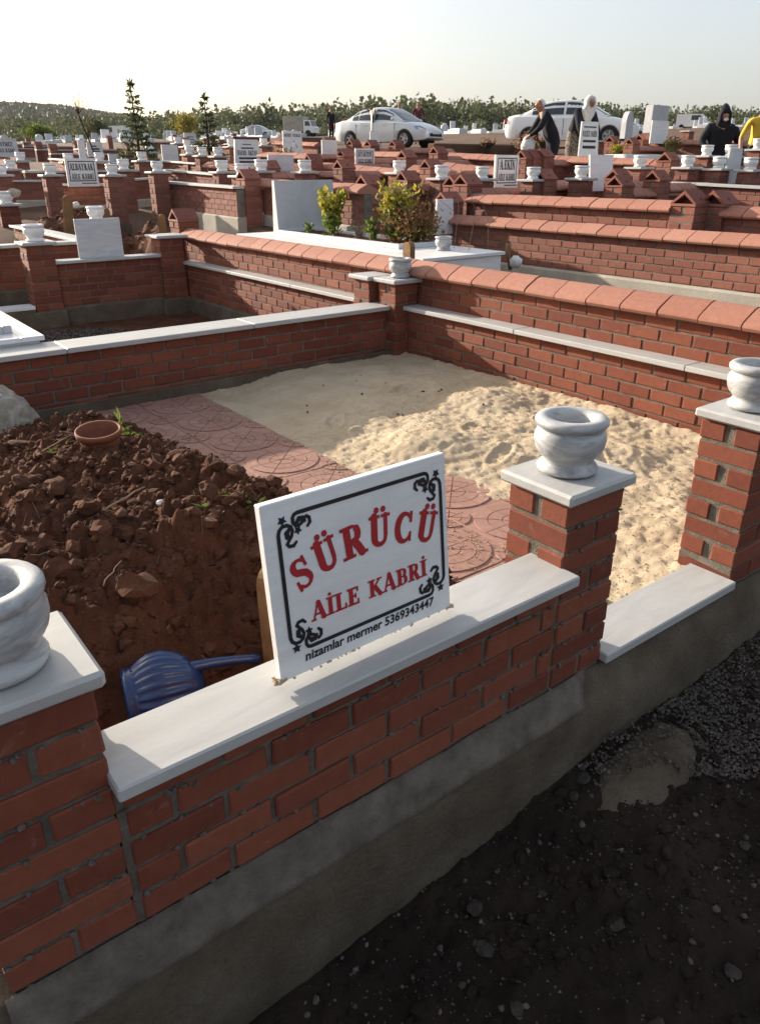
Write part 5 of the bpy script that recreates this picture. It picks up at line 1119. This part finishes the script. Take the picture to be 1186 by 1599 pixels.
# ------------------------------------------------------------------ cars
def interp(tab,x):
    for (a,*va),(b,*vb) in zip(tab,tab[1:]):
        if x<=b: 
            f=max(0,(x-a)/(b-a)); f=f; return [p+(q-p)*f for p,q in zip(va,vb)]
    return list(tab[-1][1:])
def car(label,x,y,rz,paint,L=4.45,W=1.78,H=1.46,door_open=False,name='parked_car',group='parked white cars'):
    z=T_at(x,y); t=thing(name,label,'car',(x,y,z),rz,group); hl=L/2
    # x, halfwidth, z bottom, z shoulder, z deck
    tab=[(-hl,.62,.45,.75,.80),(-hl+.06,.76,.32,.82,.98),(-hl+.35,.86,.26,.86,1.04),(-1.3,.89,.24,.90,1.02),(-.5,.89,.22,.90,.98),(.4,.89,.22,.88,.96),(1.0,.89,.24,.86,.95),(1.5,.87,.25,.78,.88),(hl-.35,.83,.26,.66,.76),(hl-.08,.72,.28,.58,.64),(hl,.56,.34,.50,.54)]
    sx=L/4.45; V=[];Fc=[]; X=np.concatenate([np.linspace(-hl,hl,46)]); ns=13
    for xx in X:
        hw,zb,zs,zd=interp(tab,xx); hw*=W/1.78
        arch=max((0 if abs(xx-c)>.36 else math.sqrt(.36**2-(xx-c)**2)) for c in (-1.32*sx,1.32*sx)); zb2=max(zb,.30+arch-.02) if arch>0.02 else zb
        sec=[(0,zb),(hw*.8,zb),(hw*.96,zb2),(hw,max(zb2+.02,.45)),(hw*1.0,max(zb2+.04,.62)),(hw*.985,zs),(hw*.93,zs+(zd-zs)*.55),(hw*.72,zd-.01),(hw*.4,zd+.015),(0,zd+.022)]
        full=sec+[(-a,b) for a,b in sec[-2:0:-1]]; V+=[(xx,a,b) for a,b in full]
    n=len(full)
    for i in range(len(X)-1):
        for j in range(n): j2=(j+1)%n; Fc.append((i*n+j,i*n+j2,(i+1)*n+j2,(i+1)*n+j))
    Fc+= [tuple(range(n))[::-1],tuple((len(X)-1)*n+j for j in range(n))]
    m=MB(); m.add(V,Fc); o=m.obj('body',paint,t); smooth_angle(o,40)
    # greenhouse
    G=[(-1.80,.70,.99,.68,1.0),(-1.55,.72,1.0,.64,1.10),(-1.05,.77,.98,.58,1.36),(-.6,.80,.96,.57,1.445),(-.1,.80,.95,.58,1.46),(.25,.80,.95,.58,1.43),(.65,.80,.94,.62,1.26),(1.05,.76,.93,.68,1.04),(1.22,.70,.92,.68,.95)]
    f=lambda xx: interp(G,xx)
    V=[];Fc=[];X=np.linspace(-1.8,1.22,40)
    for xx in X:
        b,zb,r,zr=f(xx); zr=zr*H/1.46; sec=[(b,zb-.02),(r+(b-r)*.5,zb+(zr-zb)*.55),(r,zr-.03),(r*.8,zr),(0,zr+.02)]; full=sec+[(-a,c) for a,c in sec[-2::-1]]; V+=[(xx*sx,a*W/1.78,c) for a,c in full]
    n=len(full)
    for i in range(len(X)-1):
        for j in range(n-1): Fc.append((i*n+j,i*n+j+1,(i+1)*n+j+1,(i+1)*n+j))
    m=MB(); m.add(V,Fc); o=m.obj('roof',paint,t); smooth_angle(o,40)
    def side(xx,s,tt,off=.006):
        b,zb,r,zr=f(xx); zr=zr*H/1.46; a=b+(r-b)*tt; zz=zb+(zr-.03-zb)*tt
        return (xx*sx,s*(a*W/1.78+off+ .012*math.sin(tt*3.14)),zz)
    for s in (-1,1):
        for x0,x1 in ((-1.28,-.98),(-.93,-.22),(-.14,.78)):
            xs_=np.linspace(x0,x1,8); V=[];q=[]
            for xx in xs_:
                b,zb,r,zr=f(xx); hi=.90 if zr>1.2 else .75; lo=.10
                V.append(side(xx,s,lo)); V.append(side(xx,s,.5)); V.append(side(xx,s,hi))
            m=MB(); m.add(V,[(3*i+k,3*i+k+1,3*i+k+4,3*i+k+3) for i in range(7) for k in range(2)]); m.obj('side_window',MAT['glass'],t)
    for x0,x1,nm in ((.38,1.16,'windscreen'),(-1.62,-1.0,'rear_window')):
        V=[];k=9;xs_=np.linspace(x0,x1,6)
        for xx in xs_:
            b,zb,r,zr=f(xx); zr=zr*H/1.46
            for u in np.linspace(-1,1,k): V.append((xx*sx+(.012 if x0>0 else -.012),u*r*.92*W/1.78,zr+.016-.02*abs(u)**4+.004))
        m=MB(); m.add(V,[(i*k+j,i*k+j+1,(i+1)*k+j+1,(i+1)*k+j) for i in range(5) for j in range(k-1)]); m.obj(nm,MAT['glass'],t)
    wm=shared(('tyre',),lambda:MB().lathe([(.19,-.1),(.28,-.105),(.31,-.09),(.32,-.03),(.32,.03),(.31,.09),(.28,.105),(.19,.1)],24,cap=False).mesh('tyre',MAT['rubber'],True))
    def rimm():
        m=MB(); m.lathe([(.0,.07),(.04,.085),(.05,.07)],10,cap=False); m.lathe([(.17,.095),(.2,.1),(.205,.08)],24,cap=False)
        for k in range(5): a=k*1.2566; m.box((.105*math.cos(a),.105*math.sin(a),.075),(.17,.05,.02),0,None) if False else m.add(*(lambda v:(v[0]@np.array(Matrix.Rotation(a,3,'Z')).T,v[1]))((cbox_data(.2,.05,.02,0)[0]+np.array([.1,0,.075]),cbox_data(.2,.05,.02,0)[1])))
        return m.mesh('rim',MAT['alloy'])
    rm=shared(('rim',),rimm)
    for cx in (-1.32*sx,1.32*sx):
        for s in (-1,1):
            wh=thing('wheel',None,None,(cx,s*.80*W/1.78,.32)); wh.parent=t; ob('tyre',wm,wh,rot=(math.pi/2*(-s),0,0)); ob('rim',rm,wh,rot=(math.pi/2*(-s),0,0))
            m=MB(); m.prism([(.335*math.cos(q),.0+.335*math.sin(q)) for q in np.linspace(0,6.283,21)[:-1]],1,-.02,.0); 
            m.obj('wheel_well',MAT['rubber'],wh,loc=(0,-s*.13,.0))
    for s in (-1,1):
        m=MB(); m.add([(hl-.52,s*.80,.74),(hl-.30,s*.66,.74),(hl-.10,s*.58,.63),(hl-.09,s*.66,.56),(hl-.38,s*.83,.63)],[(0,1,2,3,4)]); 
        V=[np.array(v)+np.array([.02,s*.02,.012]) for v in m.V[0]]; m=MB(); m.add(V,[(0,1,2,3,4)]); m.obj('headlight',MAT['lamp'],t)
        m=MB(); m.box((-hl+.05,s*.62,.82),(.14,.28,.16),.03); m.obj('tail_light',MAT['red'],t)
        m=MB(); m.box((.86*sx,s*.95,1.0),(.12,.2,.12),.035); m.obj('wing_mirror',paint,t)
        for xx in (-.55,.35): m=MB(); m.box((xx*sx,s*(.89*W/1.78+.008),.82),(.2,.02,.03),.006); m.obj('door_handle',paint,t)
        for xx in (-1.0,-.18,.88): m=MB(); m.box((xx*sx,s*(.888*W/1.78+.0),.62),(.012,.012,.5),0); m.obj('door_gap',MAT['rubber'],t)
        m=MB(); m.box((hl-.12,s*.55,.42),(.1,.16,.1),.03); m.obj('fog_lamp',MAT['glass'],t)
    m=MB(); m.box((hl-.06,0,.44),(.14,.9,.16),.03); m.obj('grille',MAT['rubber'],t)
    m=MB(); m.box((hl+.012,0,.52),(.02,.5,.10),.003); m.obj('number_plate',MAT['white_cloth'],t)
    if door_open:
        d=thing('door',None,None,(-.14*sx,-.89,.0)); d.parent=t; d.rotation_euler=(0,0,math.radians(-28))
        m=MB(); m.prism([(-.85,.33),(-.05,.30),(-.02,.9),(-.85,.93)],1,-.05,.02); m.obj('door_panel',paint,d)
        m=MB()
        for p,q in (((-.84,.92),(-.60,1.40)),((-.60,1.40),(-.05,1.44)),((-.05,1.44),(-.03,.9))): m.tube([(p[0],.0,p[1]),(q[0],.10 if q[1]>1 else 0,q[1])],.025,6)
        m.obj('door_frame',MAT['rubber'],d)
        m=MB(); m.add([(-.82,.0,.94),(-.04,.0,.92),(-.06,.08,1.42),(-.59,.08,1.39)],[(0,1,2,3)]); m.obj('door_window',MAT['glass'],d)
    return t
R_=Vector((FY,-FX,0)); TW=Vector((-FX,-FY,0))
def head(deg): v=R_*math.cos(math.radians(deg))+TW*math.sin(math.radians(deg)); return math.atan2(v.y,v.x)
car('silver-white saloon car with a rear door standing open beyond the walls',20.25,25.73,head(36),MAT['silver_paint'],door_open=True)
car('white saloon car behind the bent man and the woman in white scarf',22.6,18.3,head(24),MAT['white_paint'],L=4.55)
car('pale car half hidden behind far headstones left of the truck',53.0,95.0,head(15),MAT['silver_paint'],group='parked white cars')
def truck():
    x,y=61.0,97.0; t=thing('box_truck','pale grey box truck standing before the wood','truck',(x,y,T_at(x,y)),head(20)); 
    MB().box((-1.0,0,1.55),(2.9,1.9,1.9),.04).obj('cargo_box',MAT['concrete_pale'],t); m=MB(); m.prism([(.5,.45),(2.1,.45),(2.1,1.1),(1.75,1.25),(1.45,2.0),(.5,2.0)],1,-.85,.85)
    V=m; V.V[0]=V.V[0]; V.obj('cab',MAT['white_paint'],t)
    for s in (-1,1): m=MB(); m.add([(.75,s*.86,1.3),(1.55,s*.86,1.3),(1.35,s*.86,1.85),(.75,s*.86,1.85)],[(0,1,2,3)]); m.obj('side_window',MAT['glass'],t)
    m=MB(); m.add([(1.76,-.75,1.30),(1.76,.75,1.30),(1.49,.7,1.94),(1.49,-.7,1.94)],[(0,1,2,3)]); m.obj('windscreen',MAT['glass'],t)
    MB().box((-.2,0,.5),(4.2,.8,.2),.02).obj('chassis',MAT['rubber'],t)
    for cx in (-1.5,1.2):
        for s in (-1,1): m=MB(); m.prism([(.4*math.cos(q),.4+.4*math.sin(q)) for q in np.linspace(0,6.283,17)[:-1]],1,-.12,.12); V=m.V[0]; m.obj('wheel',MAT['rubber'],t,loc=(cx,s*.8,0))
    for k in range(7): MB().box((-2.2+k*.4,-.96,1.55),(.03,.03,1.8),0).obj('panel_rib',MAT['concrete_pale'],t)
truck()
def van(label,x,y,deg,s=1):
    t=thing('white_van',label,'van',(x,y,T_at(x,y)),head(deg),'far white vans'); m=MB(); m.prism([(-2.2,.35),(2.2,.35),(2.25,.9),(1.7,1.1),(1.1,1.9),(-2.2,1.95)],1,-.85,.85); o=m.obj('body',MAT['white_paint'],t)
    for sd in (-1,1): m=MB(); m.add([(-.2,sd*.86,1.15),(1.35,sd*.86,1.15),(.95,sd*.86,1.75),(-.2,sd*.86,1.75)],[(0,1,2,3)]); m.obj('side_window',MAT['glass'],t)
    m=MB(); m.add([(1.66,-.75,1.18),(1.66,.75,1.18),(1.18,.7,1.84),(1.18,-.7,1.84)],[(0,1,2,3)]); m.obj('windscreen',MAT['glass'],t)
    for cx in (-1.4,1.4):
        for sd in (-1,1): m=MB(); m.prism([(.33*math.cos(q),.33+.33*math.sin(q)) for q in np.linspace(0,6.283,15)[:-1]],1,-.1,.1); m.obj('wheel',MAT['rubber'],t,loc=(cx,sd*.8,0))
van('white van far off left of the larger spruce',45.5,126,200)
van('white van just left of the silver car',79.5,114.0,150)
van('white van on the road at far right behind the tombs',107.4,67.4,30)
# pylons
def pylon(label,x,y,h):
    z=T_at(x,y); t=thing('power_pylon',label,'pylon',(x,y,z),.7,'far power pylons'); m=MB(); b=h*.09
    for sx_ in (-1,1):
        for sy_ in (-1,1): m.tube([(sx_*b,sy_*b,0),(sx_*b*.25,sy_*b*.25,h*.65),(0,0,h)],[.5,.4,.25],4)
    for k in range(8):
        f=k/8; q=b*(1-.75*f/.65) if f<.65 else b*.25; m.tube([(-q,-q,h*f),(q,q,h*(f+.09))],.25,3); m.tube([(q,-q,h*f),(-q,q,h*(f+.09))],.25,3)
    m.obj('lattice_tower',MAT['steel'],t); m=MB()
    for f,wd in ((.68,.16),(.8,.2),(.91,.14)): m.tube([(-h*wd,0,h*f),(0,0,h*(f+.03)),(h*wd,0,h*f)],.3,4)
    m.obj('cross_arm',MAT['steel'],t)
pylon('nearer and taller lattice power pylon on the right skyline',513,361.7,31); pylon('farther fainter lattice power pylon left of the taller one',575.8,439.5,33)
# ------------------------------------------------------------------ people
def person(label,x,y,z,rz,J,E,mats,extra=None,scale=1.0):
    """J: joint -> (pos,radius); E: edges; mats: joint -> material name (edge region follows the nearest bone)"""
    t=thing('person',label,'person',(x,y,z),rz); names=list(J); idx={n:i for i,n in enumerate(names)}
    me=bpy.data.meshes.new('body'); me.from_pydata([J[n][0] for n in names],[(idx[a],idx[b]) for a,b in E],[]); me.update()
    o=bpy.data.objects.new('body',me); COL.objects.link(o); o.modifiers.new('skin','SKIN'); 
    if not me.skin_vertices: pass
    sv=me.skin_vertices[0].data
    for n in names: r=J[n][1]; sv[idx[n]].radius=(r,r) if not hasattr(r,'__len__') else r; sv[idx[n]].use_root=(n=='pelvis')
    s=o.modifiers.new('sub','SUBSURF'); s.levels=2; s.render_levels=2
    dg=bpy.context.evaluated_depsgraph_get(); dg.update(); me2=bpy.data.meshes.new_from_object(o.evaluated_get(dg)); bpy.data.objects.remove(o); me2.name='body'
    ms=[]; 
    for n in mats.values():
        if n not in ms: ms.append(n)
    me2.materials.clear()
    for n in ms: me2.materials.append(MAT[n])
    A=[Vector(J[a][0]) for a,b in E]; B=[Vector(J[b][0]) for a,b in E]; key=[mats.get(b,mats.get(a)) for a,b in E]
    for p in me2.polygons:
        c=p.center; best=1e9
        for a,b,k in zip(A,B,key):
            ab=b-a; q=max(0,min(1,(c-a).dot(ab)/max(ab.length_squared,1e-9))); d=(c-(a+ab*q)).length
            if d<best: best=d; bk=k
        p.material_index=ms.index(bk); p.use_smooth=True
    ob('body',me2,t)
    if extra: extra(t)
    t.scale=(scale,)*3; return t
def body(lean=0,headf=0,arms=None,hips=.92,sh=.20,fat=1.0,legspread=.09):
    # x forward, y left, z up
    c,s=math.cos(lean),math.sin(lean); P=lambda d,yy=0,fx=0:(s*d+c*fx,yy,hips+c*d-s*fx)
    J={'pelvis':((0,0,hips),(.15*fat,.13*fat)),'waist':(P(.2),(.145*fat,.12*fat)),'chest':(P(.40),(.165*fat,.13*fat)),'neck':(P(.54),.06),'head':(P(.66,0,.03+headf),.085),'crown':(P(.76,0,.03+headf),.08)}
    E=[('pelvis','waist'),('waist','chest'),('chest','neck'),('neck','head'),('head','crown')]
    for n,sg in (('l',1),('r',-1)):
        J[n+'hip']=((0,sg*legspread,hips-.06),.10*fat); J[n+'knee']=((.03,sg*(legspread+.01),.48),.07); J[n+'ankle']=((-.02,sg*(legspread+.01),.08),.048); J[n+'toe']=((.16,sg*(legspread+.03),.035),.038)
        E+=[('pelvis',n+'hip'),(n+'hip',n+'knee'),(n+'knee',n+'ankle'),(n+'ankle',n+'toe')]
        a=(arms or {}).get(n); S=P(.47,sg*sh); J[n+'sh']=(S,.062*fat)
        el,wr=a if a else ((S[0]-.02,S[1]+sg*.06,S[2]-.28),(S[0]+.06,S[1]+sg*.07,S[2]-.52))
        J[n+'el']=(el,.047*fat); J[n+'wr']=(wr,.034); d=(Vector(wr)-Vector(el)).normalized(); J[n+'hand']=(tuple(Vector(wr)+d*.08),.034); E+=[('chest',n+'sh'),(n+'sh',n+'el'),(n+'el',n+'wr'),(n+'wr',n+'hand')]
        for q,(o_,l) in enumerate(((-.024,.075),(-.008,.085),(.008,.082),(.024,.065))):
            side=d.cross(Vector((1,0,.2))).normalized(); J[f'{n}f{q}']=(tuple(Vector(wr)+d*(.08+l)+side*o_),.010); E.append((n+'hand',f'{n}f{q}'))
        J[n+'th']=(tuple(Vector(wr)+d*.09+d.cross(Vector((1,0,.2))).normalized()*.05),.011); E.append((n+'hand',n+'th'))
    return J,E
def dress(J,top,bottom,shoes='rubber',skin='skin',sleeve=True):
    M={}
    for n in J:
        if n in('head','crown','neck') or n[1:] in('hand','th') or n[1:2]=='f' and len(n)==3: M[n]=skin
        elif n in('chest','waist') or n[1:] in('sh','el'): M[n]=top
        elif n[1:]=='wr': M[n]=top if sleeve else skin
        elif n[1:]in('toe',): M[n]=shoes
        else: M[n]=bottom
    return M
def face(t,hp,lean=0,hair=None,hairshape=None,beard=False):
    x,y,z=hp
    m=MB(); m.add(*(lambda v:(v[0]*np.array([.025,.015,.03])+np.array([x+.095,y,z-.0]),v[1]))(rock_variants(2,8,.16)[0])); m.obj('nose',MAT['skin'],t,True)
    for s in (-1,1):
        m=MB(); m.add(*(lambda v:(v[0]*np.array([.012,.014,.009])+np.array([x+.083,y+s*.034,z+.022]),v[1]))(rock_variants(1,6)[0])); m.obj('eye',MAT['dark_cloth'],t)
        m=MB(); m.add(*(lambda v:(v[0]*np.array([.025,.012,.034])+np.array([x,y+s*.092,z]),v[1]))(rock_variants(2,8,.16)[0])); m.obj('ear',MAT['skin'],t,True) if hairshape!='scarf' else None
    m=MB(); m.box((x+.083,y,z-.045),(.012,.05,.012),.003); m.obj('mouth',MAT['red_cloth'],t)
    if hair: 
        bm=bmesh.new(); bmesh.ops.create_icosphere(bm,subdivisions=3,radius=1); V=np.array([v.co[:] for v in bm.verts]); Fc=[tuple(v.index for v in f.verts) for f in bm.faces]; bm.free()
        if hairshape=='scarf':
            k=1+.08*fbm(V[:,0]*2+V[:,2],V[:,1]*2,2,3); V=V*k[:,None]; P=V*np.array([.125,.125,.15])+np.array([x-.01,y,z+.01]); fr=(V[:,0]>.62)&(V[:,2]<.62); P[fr,0]=x+.04
            low=V[:,2]<-.3; P[low]+=np.stack([np.zeros(low.sum())-.03,V[low,1]*.07,(V[low,2]+.3)*.26],1)
            ob('headscarf',mk('headscarf',P,Fc,MAT[hair],True),t)
        else:
            P=V*np.array([.102,.098,.10])+np.array([x-.022,y,z+.035]); keep=[f for f in Fc if all(V[i,2]>(-.05 if V[i,0]<.1 else .55) for i in f)]; ob('hair',mk('hair',P,keep,MAT[hair],True),t)
# bent old man with a bag
J,E=body(lean=.50,fat=1.25,sh=.21,arms={'l':((.36,.26,1.10),(.50,.12,.98)),'r':((.36,-.26,1.10),(.50,-.12,.98))})
def ex(t):
    face(t,J['head'][0],hair='white_cloth'); V,Fc=rock_variants(2,8,.16)[3]; 
mx_,my_=12.12,10.05; mz=T_at(mx_,my_)
person('bent bald elderly man in dark jacket holding a white plastic bag',mx_,my_,mz-.0,math.radians(146),J,E,dress(J,'dark_cloth','dark_cloth'),ex)
V,Fc=rock_variants(2,8,.16)[3]; tag(ob('plastic_bag',mk('plastic_bag',V*np.array([.16,.13,.22]),Fc,MAT['white_cloth'],True),None,(mx_-.42,my_+.27,mz+.78)),'white plastic bag hanging from the hands of the bent man','bag')
# woman in white scarf, bending
J2,E2=body(lean=.55,fat=1.4,arms={'l':((.38,.24,1.0),(.50,.16,.80)),'r':((.40,-.24,1.02),(.50,-.14,.80))},legspread=.07)
for n in ('lknee','rknee'): J2[n]=(J2[n][0],.13)
for n in ('lankle','rankle'): J2[n]=(J2[n][0],.10)
def ex2(t):
    face(t,J2['head'][0],hair='white_cloth',hairshape='scarf')
wx,wy=13.05,10.30; person('bending woman in white headscarf, black top and patterned skirt',wx,wy,T_at(wx,wy),head(62),J2,E2,dress(J2,'dark_cloth','pattern_cloth'),ex2)
# woman in black abaya
J3,E3=body(lean=.22,fat=1.75,sh=.25,arms={'r':((.10,-.38,1.12),(.28,-.30,1.00)),'l':((.02,.42,1.12),(.22,.50,.92))})
for n in ('lknee','rknee','lankle','rankle'): J3[n]=((J3[n][0][0],J3[n][0][1]*1.3,J3[n][0][2]),.15)
def ex3(t):
    face(t,J3['head'][0]); x,y,z=J3['head'][0]
    bm=bmesh.new(); bmesh.ops.create_icosphere(bm,subdivisions=3,radius=1); V=np.array([v.co[:] for v in bm.verts]); Fc=[tuple(v.index for v in f.verts) for f in bm.faces]; bm.free()
    P=V*np.array([.135,.13,.17])+np.array([x-.02,y,z+.02]); P[:,2]+=np.where(V[:,2]>.5,(V[:,2]-.5)*.16,0); P[:,0]-=np.where(V[:,2]>.5,(V[:,2]-.5)*.1,0)
    fr=(V[:,0]>.5)&(np.abs(V[:,1])<.62)&(V[:,2]<.45); P[fr,0]=x+.035; low=V[:,2]<-.4; P[low,1]*=1.3; P[low,2]-=.06
    ob('hood',mk('hood',P,Fc,MAT['dark_cloth'],True),t)
    m=MB(); m.add(*(lambda v:(v[0]*np.array([.03,.062,.05])+np.array([x+.085,y,z-.035]),v[1]))(rock_variants(2,8,.16)[0])); m.obj('face_mask',MAT['white_cloth'],t,True)
bx,by=15.06,8.30; person('woman in loose black hooded clothes and white face mask beside a pillar',bx,by,T_at(bx,by)-.12,math.radians(232),J3,E3,dress(J3,'dark_cloth','dark_cloth'),ex3,.97)
# person in yellow
J4,E4=body(lean=.12,arms={'r':((.06,-.32,1.10),(.22,-.34,.88))})
def ex4(t): face(t,J4['head'][0],hair='dark_cloth')
yx,yy=14.55,7.18; person('person in yellow T-shirt and dark trousers cut by the right edge',yx,yy,T_at(yx,yy)-.05,math.radians(225),J4,E4,dress(J4,'yellow_cloth','dark_cloth',sleeve=False),ex4,1.02)
for i,(x,y,l,top,bot) in enumerate([(23.1,28.6,'grey-haired person behind the silver car roof, left one of the pair','blue_cloth','dark_cloth'),(23.75,28.1,'person in maroon top behind the silver car bonnet','red_cloth','dark_cloth'),(24.6,36.3,'distant person in dark clothes left of the silver car','dark_cloth','dark_cloth')]):
    J5,E5=body(); person(l,x,y,T_at(x,y),math.radians(200+40*i),J5,E5,dress(J5,top,bot),lambda t:face(t,J5['head'][0],hair='twig'))

# ------------------------------------------------------------------ air
hb=MB(); hb.box((1050,1520,46.5),(4300,3240,97),0)
hm=bpy.data.materials.new('pale_air'); hm.use_nodes=True; ht=hm.node_tree; ht.nodes.clear(); out=ht.nodes.new('ShaderNodeOutputMaterial'); pv=ht.nodes.new('ShaderNodeVolumePrincipled')
pv.inputs['Color'].default_value=(.93,.96,1,1); pv.inputs['Density'].default_value=.00005; pv.inputs['Anisotropy'].default_value=.35; ht.links.new(pv.outputs[0],out.inputs['Volume'])
hz_=hb.obj('haze',hm); hz_['kind']='stuff'; hz_['label']='thin pale haze lying over the cemetery and the wooded hill'
